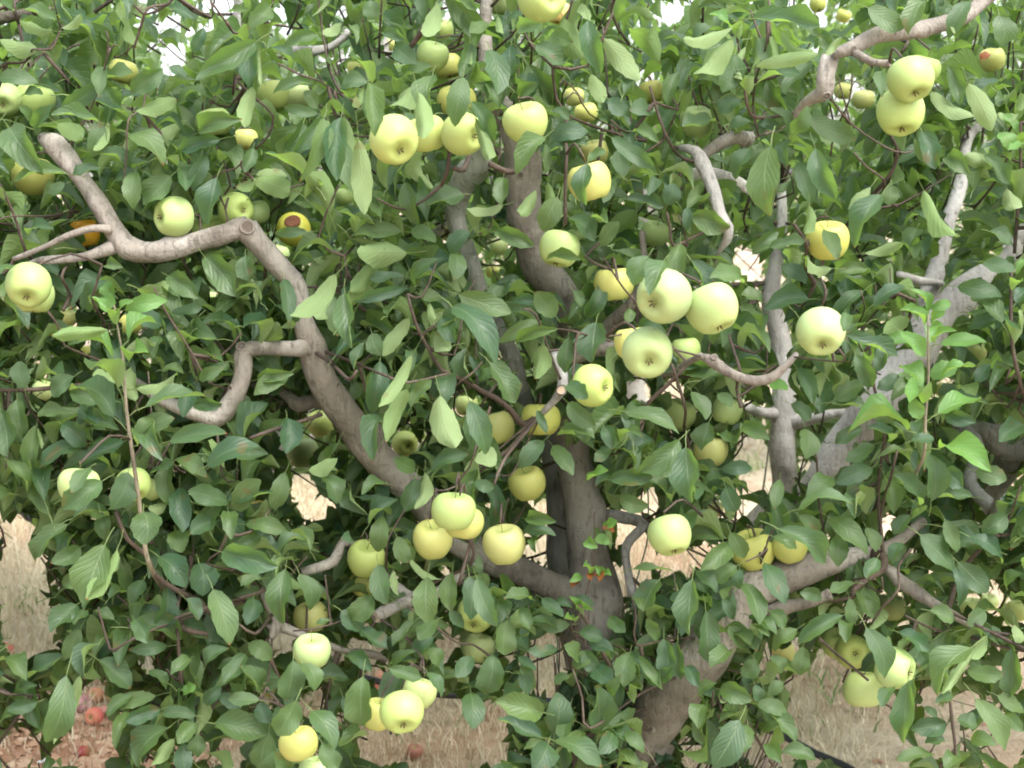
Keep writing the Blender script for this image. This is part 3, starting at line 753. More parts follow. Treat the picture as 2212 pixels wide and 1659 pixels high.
8: """470 740 560 800 80 t;440 790 500 860 70 t;300 740 400 890 120 t;430 670 610 790 110 t;260 560 330 700 80 t;560 640 660 760 100 t;90 380 220 520 110 t;20 1000 110 1130 100 t;60 440 40 800 150 t;150 640 160 970 155 t;300 210 120 380 120 t;350 350 200 460 140 t;310 130 400 300 110 t;370 370 370 500 90 t;530 330 670 590 150 t;400 460 500 730 150 t;
620 110 930 330 160 t;590 160 740 240 110 t;750 20 880 160 110 t;950 40 1200 270 150 t;1010 150 1010 350 130 t;1190 100 1250 260 100 t;1470 20 1370 150 100 t;1540 150 1760 380 190 t;
1700 50 1780 260 110 t;1860 160 2080 330 140 t;2100 20 1940 130 130 t;1790 330 1980 520 160 t;1760 350 1790 620 80 t;1040 670 740 850 110 t .1;740 760 590 900 120 t;780 870 760 1060 120 t;
1070 720 1060 840 110 t;1190 750 1310 1085 165 t;1080 560 1110 730 90 t;1120 460 950 520 90 t;1460 1100 1430 1500 145 t;1500 1080 1480 1290 100 t;1370 1130 1285 1260 90 t;1870 880 1640 1180 200 t;
1890 900 1680 1180 60 b;1840 1030 2080 1050 130 t;1970 800 1850 950 90 b;2130 880 2120 1200 140 t;2000 740 2110 850 70 t;2150 730 2190 850 80 b;1900 1210 2090 1550 155 t;1710 1370 1480 1410 120 t;
1780 1340 1910 1380 130 t;1700 1480 1570 1500 80 t;1630 1570 1380 1600 90 t;1750 1570 1700 1659 110 t;2040 1190 2212 1300 120 t;1870 1460 2030 1510 110 t;1570 1260 1650 1330 60 t;370 1350 200 1660 200 t;
240 1150 450 1220 130 t;480 1230 680 1300 110 t;560 1310 740 1490 110 t;560 1180 650 1100 90 t;330 780 440 860 110 t;560 940 650 1040 100 t;420 1380 400 1560 120 t;150 1250 100 1400 120 t;
640 1560 860 1600 120 t;560 1500 640 1620 110 t;1540 900 1620 1000 110 t;1400 780 1600 900 130 t;1960 640 1840 730 110 t;1260 300 1190 430 100 t;900 560 760 520 90 t;300 900 180 1010 130 t;
380 1060 480 960 110 t;470 1120 500 1230 90 t;100 1180 220 1110 90 t;1600 640 1760 700 120 t;2100 500 2190 400 110 t;1420 200 1360 330 90 t;1740 1180 1640 1240 70 t;2090 1300 2212 1420 100 t"""}
# depth pushes for special leaves are worked out from the apples they cover

# limbs: name, bark, sides; rows "tile x y width depth"; (+ visible for the keep-clear map)
LIMBS_FRONT = [
 ('trunk', 'B', 22, [(7, 1790, 2050, 480, 2.98), (7, 1780, 1780, 420, 2.96), (7, 1720, 1600, 380, 2.94), (7, 1640, 1400, 330, 2.93), (7, 1640, 1100, 325, 2.92), (7, 1660, 800, 330, 2.92), (7, 1660, 500, 300, 2.92), (7, 1610, 300, 275, 2.92),
                     (7, 1570, 0, 245, 2.92), (4, 1540, 1450, 225, 2.92), (4, 1500, 1250, 215, 2.92), (4, 1500, 950, 205, 2.9), (4, 1520, 600, 200, 2.87), (4, 1430, 250, 215, 2.83), (4, 1290, 60, 240, 2.80), (1, 1200, 1500, 215, 2.78),
                     (1, 1180, 1250, 235, 2.76), (1, 1170, 1000, 240, 2.74), (1, 1110, 800, 200, 2.72), (1, 1010, 660, 150, 2.7), (1, 950, 500, 110, 2.72), (1, 930, 250, 90, 2.74), (1, 950, -100, 70, 2.76)], 10),
 ('limb', 'B', 22, [(7, 1800, 1980, 400, 2.92), (7, 1860, 1700, 370, 2.84), (7, 1960, 1450, 350, 2.72), (7, 2140, 1190, 315, 2.64), (8, 120, 970, 290, 2.58), (8, 300, 690, 265, 2.54), (8, 420, 510, 245, 2.52), (8, 620, 430, 235, 2.52),
                    (8, 850, 360, 190, 2.52), (8, 1050, 300, 135, 2.53), (8, 1230, 265, 105, 2.55), (8, 1380, 200, 80, 2.6), (8, 1560, 60, 60, 2.65)], 0),
 ('limb', 'B', 20, [(7, 1600, 560, 200, 2.95), (7, 1400, 500, 185, 2.86), (7, 1200, 400, 180, 2.8), (7, 960, 300, 190, 2.76), (7, 700, 120, 200, 2.72), (4, 500, 1560, 210, 2.68), (4, 180, 1250, 215, 2.62), (4, 20, 1020, 205, 2.58),
                    (3, 2080, 780, 195, 2.54), (3, 2010, 560, 170, 2.52), (3, 1960, 380, 120, 2.50), (3, 1930, 200, 120, 2.48), (3, 1800, 60, 140, 2.47), (0, 1680, 1590, 150, 2.46), (0, 1590, 1480, 165, 2.45)], 0),
 ('branch', 'B', 18, [(0, 1610, 1475, 150, 2.45), (0, 1480, 1510, 120, 2.44), (0, 1250, 1570, 130, 2.44), (0, 1000, 1630, 140, 2.43), (0, 830, 1610, 150, 2.43), (0, 740, 1500, 135, 2.43), (0, 660, 1350, 130, 2.43), (0, 560, 1200, 110, 2.44),
                      (0, 430, 1030, 140, 2.44), (0, 330, 930, 130, 2.45), (0, 270, 890, 60, 2.46)], 0),
 ('branch', 'B', 14, [(0, 760, 1590, 100, 2.43), (3, 560, 0, 60, 2.42), (3, 400, 20, 55, 2.42), (3, 270, 30, 50, 2.42), (3, 180, 60, 45, 2.43)], 0),
 ('branch', 'B', 12, [(0, 720, 1490, 60, 2.41), (0, 600, 1480, 50, 2.4), (0, 430, 1530, 42, 2.39), (0, 330, 1580, 38, 2.39), (0, 180, 1645, 36, 2.39), (3, 90, 20, 30, 2.4)], 0),
 ('branch', 'B', 18, [(3, 2060, 600, 130, 2.52), (3, 1900, 600, 100, 2.5), (3, 1700, 600, 92, 2.48), (3, 1575, 615, 110, 2.47), (3, 1570, 760, 115, 2.46), (3, 1500, 950, 125, 2.45), (3, 1400, 1060, 110, 2.44), (3, 1250, 1020, 90, 2.44),
                      (3, 1050, 930, 80, 2.46), (3, 950, 860, 60, 2.48), (3, 860, 800, 40, 2.5)], 0),
 ('branch', 'B', 14, [(3, 2100, 960, 80, 2.66), (3, 2030, 940, 90, 2.68), (3, 1930, 960, 105, 2.68), (3, 1890, 920, 80, 2.68), (3, 1780, 860, 48, 2.7), (3, 1620, 830, 42, 2.74)], 0),
 ('limb', 'P', 18, [(7, 1560, 1000, 190, 3.12), (7, 1480, 700, 180, 3.16), (7, 1430, 450, 165, 3.2), (7, 1400, 200, 150, 3.2), (7, 1400, 0, 140, 3.2), (4, 1400, 1450, 150, 3.2), (4, 1330, 1200, 130, 3.2), (4, 1180, 900, 110, 3.2)], 0),
 ('limb', 'K', 16, [(4, 1180, 900, 110, 3.21), (4, 1100, 640, 110, 3.22), (4, 970, 400, 120, 3.24), (4, 880, 200, 130, 3.25), (4, 820, 0, 130, 3.25), (1, 740, 1400, 130, 3.25), (1, 790, 1180, 190, 3.22), (1, 880, 1060, 180, 3.2), (1, 860, 900, 160, 3.2), (1, 780, 760, 120, 3.2)], 0),
 ('branch', 'P', 16, [(7, 1630, 650, 120, 2.95), (7, 1560, 500, 10, 2.96)], 0),
 ('branch', 'B', 14, [(8, 560, 640, 110, 2.52), (8, 700, 610, 80, 2.5), (8, 820, 590, 74, 2.49), (8, 950, 535, 72, 2.48)], 0),
 ('branch', 'T', 12, [(8, 1230, 270, 70, 2.54), (8, 1300, 290, 60, 2.5), (8, 1300, 370, 50, 2.48), (8, 1200, 430, 46, 2.47), (8, 1110, 500, 40, 2.46), (8, 1110, 550, 24, 2.46)], 0),
 ('branch', 'B', 14, [(8, 1300, 330, 80, 2.52), (8, 1400, 440, 80, 2.48), (8, 1500, 510, 90, 2.46), (8, 1620, 590, 70, 2.44), (8, 1760, 670, 55, 2.43), (8, 1870, 730, 48, 2.42)], 0),
 ('branch', 'B', 14, [(5, 120, 650, 44, 2.3), (5, 200, 680, 80, 2.29), (5, 280, 740, 64, 2.28), (5, 400, 795, 62, 2.27), (5, 530, 805, 66, 2.26), (5, 620, 760, 56, 2.25), (5, 700, 680, 44, 2.24), (5, 740, 630, 36, 2.24)], 0),
 ('branch', 'P', 14, [(4, 1380, 640, 75, 2.5), (4, 1420, 730, 70, 2.48), (4, 1440, 800, 66, 2.46), (4, 1425, 870, 70, 2.44), (4, 1380, 940, 46, 2.46), (4, 1310, 1010, 42, 2.48)], 0),
 ('branch', 'B', 16, [(4, 1500, 660, 110, 2.62), (4, 1600, 620, 100, 2.6), (4, 1700, 600, 95, 2.58), (4, 1820, 610, 90, 2.57), (4, 1950, 700, 60, 2.57), (4, 2120, 760, 50, 2.5), (5, 30, 690, 44, 2.4), (5, 120, 650, 44, 2.3)], 0),
 ('branch', 'B', 16, [(4, 1600, 620, 90, 2.66), (4, 1740, 450, 95, 2.62), (4, 1850, 350, 90, 2.58), (4, 1920, 240, 60, 2.56), (4, 1960, 100, 50, 2.58), (1, 1950, 1500, 40, 2.6)], 0),
 ('branch', 'B', 16, [(2, 2400, -250, 110, 2.45), (2, 2150, -150, 100, 2.4), (2, 1930, 20, 92, 2.36), (2, 1820, 110, 100, 2.34), (2, 1640, 170, 105, 2.32), (2, 1450, 210, 100, 2.3), (2, 1250, 230, 100, 2.29), (2, 1100, 310, 96, 2.28), (2, 980, 350, 70, 2.28)], 0),
 ('branch', 'B', 16, [(2, 960, 370, 110, 2.3), (2, 930, 480, 120, 2.3), (2, 920, 590, 120, 2.31), (2, 850, 630, 80, 2.33), (2, 780, 680, 60, 2.36), (2, 700, 800, 50, 2.42)], 0),
 ('branch', 'B', 12, [(2, 1100, 330, 60, 2.28), (2, 1190, 380, 50, 2.26), (2, 1250, 405, 46, 2.25), (2, 1340, 410, 44, 2.24)], 0),
 ('branch', 'P', 16, [(2, -20, 960, 40, 2.52), (2, 80, 980, 70, 2.5), (2, 130, 1060, 100, 2.48), (2, 190, 1200, 90, 2.46), (2, 240, 1380, 72, 2.45), (2, 290, 1480, 66, 2.45), (2, 285, 1560, 56, 2.46), (2, 230, 1640, 26, 2.48), (2, 190, 1750, 24, 2.55)], 0),
 ('branch', 'K', 12, [(2, 60, 1130, 90, 2.75), (2, 200, 1130, 90, 2.7), (2, 330, 1170, 80, 2.66), (2, 450, 1240, 60, 2.64)], 0),
 ('branch', 'B', 14, [(2, 120, 1020, 70, 2.56), (2, 240, 930, 80, 2.6), (2, 330, 890, 90, 2.62), (2, 430, 900, 90, 2.66)], 0),
 ('branch', 'P', 14, [(7, 1630, 20, 90, 3.0), (7, 1800, 30, 80, 2.92), (7, 1950, 80, 70, 2.86), (7, 1870, 180, 60, 2.84), (7, 1840, 260, 60, 2.83), (7, 1860, 400, 56, 2.82), (7, 1890, 540, 70, 2.82)], 0),
 ('branch', 'B', 14, [(7, 480, 555, 80, 2.6), (7, 380, 600, 78, 2.56), (7, 230, 680, 76, 2.52)], 0),
 ('branch', 'B', 14, [(7, 900, 330, 60, 2.72), (7, 480, 555, 76, 2.61), (7, 60, 200, 50, 2.6), (6, 2160, 320, 75, 2.58), (6, 1960, 390, 55, 2.57)], 0),
 ('branch', 'B', 14, [(7, 290, 960, 30, 2.68), (7, 230, 930, 52, 2.66), (7, 100, 905, 44, 2.64), (7, 0, 895, 40, 2.62), (6, 1800, 740, 70, 2.55), (6, 1760, 790, 90, 2.54), (6, 1800, 700, 80, 2.54), (6, 1740, 600, 60, 2.54), (6, 1700, 500, 40, 2.55)], 0),
 ('branch', 'B', 12, [(0, -200, 150, 90, 3.0), (0, 0, 120, 80, 3.0), (0, 100, 100, 66, 3.0), (0, 230, 80, 60, 3.0), (0, 330, 60, 40, 3.0)], 0),
 ('branch', 'P', 12, [(0, 1900, 330, 60, 3.1), (0, 2040, 330, 60, 3.1), (0, 2150, 300, 50, 3.1), (1, 60, 200, 40, 3.1)], 0),
]
TWIGS = {
0: "1360 0 14,1440 110 14,1490 170 12;960 50 18,920 150 18,870 310 16;90 20 26,120 150 22;210 320 14,330 320 14,370 240 12;170 460 10,280 340 12,370 250 12,410 170 10;830 780 12,820 1000 12,790 1250 10;1670 650 16,1770 750 16,1740 880 15,1650 970 14;1570 1040 12,1530 1090 12,1380 1150 12;1800 410 12,1960 490 14,2060 520 12;0 1200 16,60 1320 18,110 1450 20,170 1640 22;-20 1430 12,80 1400 12;690 200 12,700 340 12",
1: "1370 430 18,1380 560 20,1460 740 18;1440 520 10,1530 600 12,1610 740 10;1460 1000 22,1450 1200 22,1455 1450 20;2000 560 16,2060 760 18,2140 950 20;2110 1380 16,2130 1480 17,2150 1590 18;700 990 26,690 1100 30,650 1200 24;730 1090 36,790 1100 36,830 1010 30;960 1060 40,1060 1110 44,1130 1110 36;1040 960 10,1020 1060 12;540 170 40,500 240 40,450 300 34",
2: "350 130 18,360 300 18,400 560 20,440 740 22;1100 480 12,1080 650 12;1350 880 14,1390 970 24,1370 1080 26,1300 1190 26;1110 990 12,1200 1090 14,1300 1160 16;1420 340 20,1460 270 20;1370 980 12,1490 980 10;720 1450 20,800 1580 26;2190 800 18,2190 1000 20,2180 1250 22,2150 1640 24;550 130 12,540 300 12",
3: "1000 200 12,1050 320 14,1150 480 14,1250 640 14,1350 810 14;960 750 10,980 1000 10,980 1200 10;310 360 14,380 460 15,420 580 15;-40 870 26,150 870 28,330 855 30;660 60 14,620 200 16,600 300 14;1620 1180 20,1760 1130 24;400 130 20,440 60 16",
4: "430 250 18,480 430 22,560 590 24,650 740 28,790 800 30,900 870 34,1000 920 38,1090 990 38,1170 1090 44,1250 1050 36;790 800 14,860 750 14,910 690 12;1690 0 10,1750 90 12,1830 210 13,1900 290 14;870 1250 12,830 1370 13,770 1450 14,770 1560 10;520 1560 10,620 1520 12,750 1490 12;1720 520 10,1790 515 12,1850 510 12;1540 495 14,1460 480 14,1380 470 12;2140 700 16,2190 850 20,2230 1000 20;2230 720 20,2110 840 26,1990 950 28,1980 1020 20;880 1410 20,1020 1300 28,1100 1240 30;990 1480 18,1050 1330 22;300 780 18,430 820 16,700 760 16;20 0 12,30 180 14;1180 340 14,1260 380 16;100 740 20,50 800 24;1000 1400 8,1100 1420 10",
5: "370 740 20,340 640 20,300 510 18;350 920 16,470 840 18;1210 580 14,1230 800 20,1270 960 22,1310 1130 22;850 1200 12,870 1340 14;1390 1260 16,1350 1430 18;2130 60 20,2130 500 24,2170 750 26,2230 950 26;930 230 18,900 330 16;1010 600 12,1050 680 12;1150 220 10,1180 340 10;1390 240 24,1500 290 26",
6: "750 0 22,830 180 26,950 280 30,1000 400 32,1130 500 34,1300 580 36,1360 650 30;1150 600 26,1150 800 26,1180 1110 24;1130 690 16,1240 650 18,1340 620 18;1000 60 10,980 180 10;1470 150 12,1420 260 13,1340 330 14;780 870 12,970 770 16;60 1180 12,150 1185 14,260 1190 14;1550 560 20,1680 520 25,1760 480 25;1540 720 14,1650 790 20;1900 770 12,2020 760 14,2140 730 12;1200 760 40,1340 790 30;1310 1360 16,1320 1480 14;1600 1180 10,1700 1200 12",
7: "430 610 12,560 700 14,740 840 14;300 180 14,290 290 16;850 200 16,840 340 18;1885 560 12,1910 680 14,1910 860 14;1500 1020 12,1560 1200 14,1610 1400 16;1640 0 7,1640 280 8,1600 480 9,1540 680 10,1500 790 12;780 400 20,760 470 16;1660 850 30,1780 1060 20,1850 1150 14;1330 1480 14,1350 1600 16;1040 0 12,1040 70 12;510 1030 14,530 960 14",
8: "1440 670 14,1580 740 16,1700 780 16;1400 500 16,1300 610 16,1220 730 14;1720 1060 18,1740 1300 22,1765 1590 20;230 1200 16,400 1340 20,500 1500 20,550 1580 16;2000 170 28,2100 150 26,2230 100 22;1750 1220 8,1900 1260 8;410 320 10,500 280 12,550 240 12;1130 1030 18,1200 1090 16;1290 420 12,1290 520 12;1960 760 20,2000 780 14;1210 330 14,1190 420 14"}
SHOOTS = [(3, 'N', "740 320 9,765 480 13,800 700 18,820 1000 22,860 1300 26,890 1500 28,915 1700 30,960 1980 30", 2.2),
          (5, 'N', "1590 380 10,1590 600 14,1592 800 17,1572 1050 20,1560 1300 20", 2.25)]
LIMBS_MID = [   # pale trunks further back at the right
 ('trunk', 'P', 20, [(8, 60, 1100, 240, 4.5), (8, 240, 700, 230, 4.45), (8, 400, 200, 210, 4.35), (5, 640, 1560, 165, 4.25), (5, 650, 1300, 165, 4.2), (5, 650, 1000, 160, 4.2), (5, 660, 750, 150, 4.2), (5, 620, 480, 130, 4.2), (5, 570, 250, 125, 4.2),
                     (5, 600, 80, 90, 4.2), (2, 640, 1500, 70, 4.2), (2, 640, 1200, 60, 4.25)]),
 ('limb', 'P', 20, [(8, 160, 850, 250, 4.45), (8, 420, 480, 270, 4.3), (8, 720, 170, 280, 4.15), (5, 900, 1500, 280, 4.0), (5, 1050, 1250, 270, 3.95), (5, 1250, 980, 270, 3.9), (5, 1440, 750, 270, 3.9), (5, 1600, 480, 250, 3.9), (5, 1780, 300, 200, 3.9),
                    (5, 1950, 130, 170, 3.95), (5, 2100, 40, 130, 4.0), (2, 2212, 1500, 110, 4.1), (2, 2350, 1300, 80, 4.2)]),
 ('limb', 'P', 16, [(5, 1530, 500, 150, 3.95), (5, 1580, 300, 140, 4.0), (5, 1650, 60, 110, 4.0), (2, 1690, 1560, 100, 4.0), (2, 1740, 1380, 90, 4.0), (2, 1800, 1200, 90, 4.05), (2, 1850, 900, 60, 4.1), (2, 1990, 750, 60, 4.15)]),
 ('branch', 'P', 10, [(5, 1680, 180, 40, 3.98), (5, 1530, 160, 60, 3.9), (5, 1400, 130, 66, 3.85)]),
 ('branch', 'P', 12, [(5, 640, 1020, 90, 4.2), (5, 520, 1020, 72, 4.15), (5, 430, 990, 60, 4.1), (5, 380, 980, 52, 4.1)]),
 ('branch', 'P', 12, [(5, 690, 1080, 110, 4.2), (5, 820, 1060, 76, 4.15), (5, 950, 1030, 60, 4.1), (5, 1080, 1010, 50, 4.1)]),
]
LIMBS_RIGHT = [
 ('trunk', 'P', 18, [(8, 3300, 1700, 300, 3.75), (8, 3200, 900, 290, 3.6), (8, 3150, 100, 260, 3.5), (5, 3000, 1200, 200, 3.45), (5, 2900, 600, 150, 3.45), (2, 2850, 1400, 120, 3.5)]),
 ('limb', 'P', 16, [(8, 3150, 100, 220, 3.5), (5, 2900, 1500, 200, 3.35), (5, 2650, 1350, 180, 3.3), (5, 2420, 1270, 160, 3.2), (5, 2212, 1240, 150, 3.15), (5, 2080, 1250, 160, 3.14), (5, 1960, 1140, 130, 3.12), (5, 1860, 1120, 120, 3.1), (5, 1750, 1110, 100, 3.08)]),
 ('branch', 'P', 16, [(5, 1790, 1120, 130, 3.1), (5, 1880, 1190, 110, 3.06), (5, 1900, 1290, 96, 3.04), (5, 1880, 1370, 92, 3.02), (5, 1860, 1470, 90, 3.0), (5, 1930, 1560, 96, 2.98), (5, 1990, 1610, 90, 2.97)]),
 ('branch', 'P', 14, [(5, 1960, 1140, 110, 3.12), (5, 2080, 1130, 90, 3.12), (5, 2212, 1110, 70, 3.14), (5, 2350, 1080, 60, 3.2)]),
 ('limb', 'P', 14, [(5, 2130, 1260, 160, 3.2), (5, 2080, 1400, 170, 3.3), (5, 2020, 1500, 150, 3.35), (8, 2000, 100, 120, 3.4)]),
]
# places where the photo looks straight through to the ground or the sky (study units of the whole picture, 2212 x 1659)
GAPS_GROUND = [(0, 1120, 90, 1430), (90, 1300, 110, 1440), (0, 1580, 75, 1659), (130, 1590, 255, 1659), (165, 1480, 235, 1580), (225, 1560, 250, 1640), (330, 1600, 345, 1659), (480, 1590, 530, 1659), (310, 1400, 330, 1470),
 (750, 1380, 830, 1430), (770, 1300, 800, 1370), (800, 1440, 830, 1500), (890, 1500, 990, 1659), (770, 1600, 1110, 1659), (930, 1380, 985, 1420), (1085, 1400, 1110, 1440), (1150, 1365, 1215, 1510), (1030, 1530, 1130, 1570),
 (855, 1410, 890, 1450), (985, 1570, 1060, 1659), (1350, 1150, 1430, 1200), (1340, 1100, 1400, 1280), (1430, 1180, 1520, 1235), (1335, 1240, 1350, 1320), (1760, 1400, 1830, 1460), (1700, 1480, 1850, 1640), (1880, 1510, 1930, 1659),
 (1700, 1460, 1820, 1500), (1850, 1600, 1990, 1659), (1985, 1480, 2030, 1600), (2050, 1500, 2100, 1560), (2180, 1440, 2212, 1500), (2130, 1560, 2212, 1640), (2030, 1590, 2080, 1640), (1600, 1590, 1700, 1659), (1480, 1630, 1560, 1659),
 (625, 1040, 695, 1075), (660, 1080, 720, 1120), (1350, 825, 1400, 870), (1430, 820, 1475, 870), (1590, 1080, 1650, 1120), (1600, 1130, 1640, 1200), (1590, 540, 1640, 600), (1600, 930, 1650, 1060), (1510, 1180, 1560, 1240), (1160, 1080, 1190, 1190),
 (690, 1400, 740, 1440), (1090, 1150, 1160, 1200), (1380, 1060, 1420, 1100), (1900, 1120, 1930, 1160), (1760, 1160, 1800, 1190), (595, 1340, 630, 1420), (650, 1500, 690, 1560), (400, 1590, 440, 1640)]
GAPS_SKY = [(330, 30, 420, 75), (345, 70, 400, 190), (350, 130, 385, 175), (470, 25, 535, 65), (430, 0, 540, 30), (300, 0, 345, 40), (590, 10, 625, 45), (0, 0, 60, 14), (30, 10, 70, 40), (60, 50, 90, 70), (85, 140, 105, 160),
 (360, 150, 390, 175), (1010, 25, 1040, 45), (1420, 0, 1475, 60), (1440, 10, 1500, 40), (1475, 0, 1510, 20), (1760, 30, 1790, 60), (320, 90, 340, 115), (1020, 115, 1035, 140), (640, 20, 660, 40), (690, 20, 705, 35), (740, 25, 770, 45), (200, 0, 235, 12), (440, 40, 470, 75), (1690, 0, 1730, 16), (40, 100, 60, 120)]

# ------------------------------------------------------------------ ground
def ground_material():
    m, n, out = mat('orchard_ground')
    L = n.links
    geo = nd(n, 'ShaderNodeNewGeometry')
    a = nd(n, 'ShaderNodeTexNoise', Scale=0.9, Detail=5.0)
    b = nd(n, 'ShaderNodeTexNoise', Scale=14.0, Detail=6.0, Roughness=0.7)
    c = nd(n, 'ShaderNodeTexNoise', Scale=70.0, Detail=3.0)
    for q in (a, b, c):
        L.new(geo.outputs['Position'], q.inputs['Vector'])
    soil = ramp(n, b.outputs[0], [(0.3, (0.22, 0.13, 0.08)), (0.5, (0.38, 0.25, 0.16)), (0.72, (0.50, 0.36, 0.25))])
    straw = ramp(n, b.outputs[0], [(0.3, (0.38, 0.32, 0.23)), (0.55, (0.56, 0.49, 0.37)), (0.75, (0.66, 0.60, 0.48))])
    mr = nd(n, 'ShaderNodeMapRange')
    L.new(a.outputs[0], mr.inputs[0])
    mr.inputs[1].default_value, mr.inputs[2].default_value = 0.42, 0.60
    col = mixc(n, mr.outputs[0], straw, soil)
    sp = nd(n, 'ShaderNodeSeparateXYZ')
    L.new(geo.outputs['Position'], sp.inputs[0])
    bare = mth(n, 'MULTIPLY', mth(n, 'LESS_THAN', mth(n, 'ADD', sp.outputs[1], mth(n, 'MULTIPLY', b.outputs[0], 1.0)), 4.95),
               mth(n, 'LESS_THAN', mth(n, 'ADD', sp.outputs[0], mth(n, 'MULTIPLY', a.outputs[0], 0.8)), -0.55))
    col = mixc(n, bare, col, mixc(n, b.outputs[0], (0.22, 0.10, 0.055), (0.40, 0.21, 0.12)))
    col = mixc(n, mth(n, 'MULTIPLY', c.outputs[0], 0.5), col, (0.2, 0.14, 0.09))
    bs = nd(n, 'ShaderNodeBsdfPrincipled', Roughness=0.95)
    L.new(col, bs.inputs['Base Color'])
    bm = nd(n, 'ShaderNodeBump', Strength=0.9, Distance=0.02)
    L.new(mth(n, 'ADD', b.outputs[0], mth(n, 'MULTIPLY', c.outputs[0], 0.4)), bm.inputs['Height'])
    L.new(bm.outputs[0], bs.inputs['Normal'])
    L.new(bs.outputs[0], out.inputs['Surface'])
    return m

gx = np.concatenate([[-400, -120, -40, -15], np.arange(-8, 8.01, 0.16), [15, 40, 120, 400]])
gy = np.concatenate([[-200, -40, -10], np.arange(-2, 13.01, 0.16), [20, 45, 120, 450]])
GX, GY = np.meshgrid(gx, gy)
def gz(x, y):
    near = np.clip((9 - np.abs(np.asarray(x))) / 3, 0, 1) * np.clip((13 - np.asarray(y)) / 3, 0, 1)
    return near * (0.025 * np.sin(x * 2.3 + 1) * np.sin(y * 1.9) + 0.012 * np.sin(x * 7.1 + y * 3) + 0.01 * np.sin(y * 9.3 - x * 4))
GV = np.stack([GX.ravel(), GY.ravel(), gz(GX, GY).ravel()], 1)
nx, ny = len(gx), len(gy)
ii = (np.arange(ny - 1)[:, None] * nx + np.arange(nx - 1)[None]).ravel()
ground = link('ground', mesh_np('ground', GV, np.stack([ii, ii + 1, ii + nx + 1, ii + nx], 1), ground_material()), None, 'structure')

# dry grass: one mass of blades
def attr_mat(name, stops, rough=0.85, trans=0.2):
    m, n, out = mat(name)
    at = nd(n, 'ShaderNodeAttribute', attribute_name='tint')
    col = ramp(n, at.outputs['Fac'], stops)
    bs = nd(n, 'ShaderNodeBsdfPrincipled', Roughness=rough)
    n.links.new(col, bs.inputs['Base Color'])
    tr = nd(n, 'ShaderNodeBsdfTranslucent')
    n.links.new(col, tr.inputs['Color'])
    mx = nd(n, 'ShaderNodeMixShader')
    mx.inputs[0].default_value = trans
    n.links.new(bs.outputs[0], mx.inputs[1])
    n.links.new(tr.outputs[0], mx.inputs[2])
    n.links.new(mx.outputs[0], out.inputs['Surface'])
    return m
M_STRAW = attr_mat('dry_grass', [(0.0, (0.36, 0.28, 0.18)), (0.4, (0.60, 0.52, 0.37)), (0.78, (0.80, 0.74, 0.58)), (0.84, (0.20, 0.30, 0.10)), (1.0, (0.14, 0.25, 0.07))])

def blades(name, n, xr, yr, hmin, hmax, keep, seed, m, w=0.0022, tl=(0, 1), lean=0.8):
    r = np.random.default_rng(seed)
    x, y = r.uniform(*xr, n), r.uniform(*yr, n)
    k = keep(x, y, r)
    x, y = x[k], y[k]
    n = len(x)
    h = r.uniform(hmin, hmax, n)
    az = r.uniform(0, 6.28, n)
    ln = r.uniform(0.1, lean, n)
    face = r.uniform(0, 3.14, n)
    wv = np.stack([np.cos(face), np.sin(face), np.zeros(n)], 1) * (w * r.uniform(.6, 1.5, n))[:, None]
    base = np.stack([x, y, gz(x, y) - 0.005], 1)
    dr = np.stack([np.cos(az) * ln, np.sin(az) * ln, np.ones(n)], 1)
    p1 = base + dr * (h * .5)[:, None]
    p2 = base + np.stack([np.cos(az) * ln * 1.7, np.sin(az) * ln * 1.7, np.full(n, .85)], 1) * h[:, None]
    V = np.stack([base - wv, base + wv, p1 + wv * .8, p1 - wv * .8, p2 + wv * .2, p2 - wv * .2], 1).reshape(-1, 3)
    o = np.arange(n)[:, None] * 6
    Fq = np.concatenate([o + np.array([[0, 1, 2, 3]]), o + np.array([[3, 2, 4, 5]])])
    t = np.repeat(r.uniform(*tl, n), 6)
    return link(name, mesh_np(name, V, Fq, m, tint=t, smooth=False), None, 'stuff')

def patchy(x, y, r):
    f = np.sin(x * 1.7 + 2) + np.sin(y * 2.1 + x) + 0.8 * np.sin(x * 4.1 - y * 3.3) + r.normal(0, .5, len(x))
    bare = (y + 0.9 * r.random(len(x)) < 4.75) & (x < -0.95 + .2 * r.random(len(x)))
    return (f > -1.0) & ~bare
def greens(x, y, r):
    f = np.sin(x * 2.9 + 1) * np.sin(y * 3.3 + 2) + r.normal(0, .25, len(x))
    return f > 0.62
blades('dry_grass', 150000, (-3.4, 3.6), (3.0, 8.2), .02, .085, patchy, 3, M_STRAW, tl=(0, .8), lean=.42, w=.0017)
blades('dry_grass', 26000, (-6, 6), (8, 13), .06, .2, patchy, 5, M_STRAW, w=.004, tl=(0, .8))
blades('tall_straw', 5200, (-2.9, -1.35), (5.0, 8.6), .16, .34, lambda x, y, r: r.random(len(x)) < .8, 8, M_STRAW, w=.0024, tl=(.2, .8), lean=.45)
blades('green_weeds', 16000, (-3.4, 3.6), (3.4, 10), .03, .10, greens, 6, M_STRAW, w=.004, tl=(.86, 1))

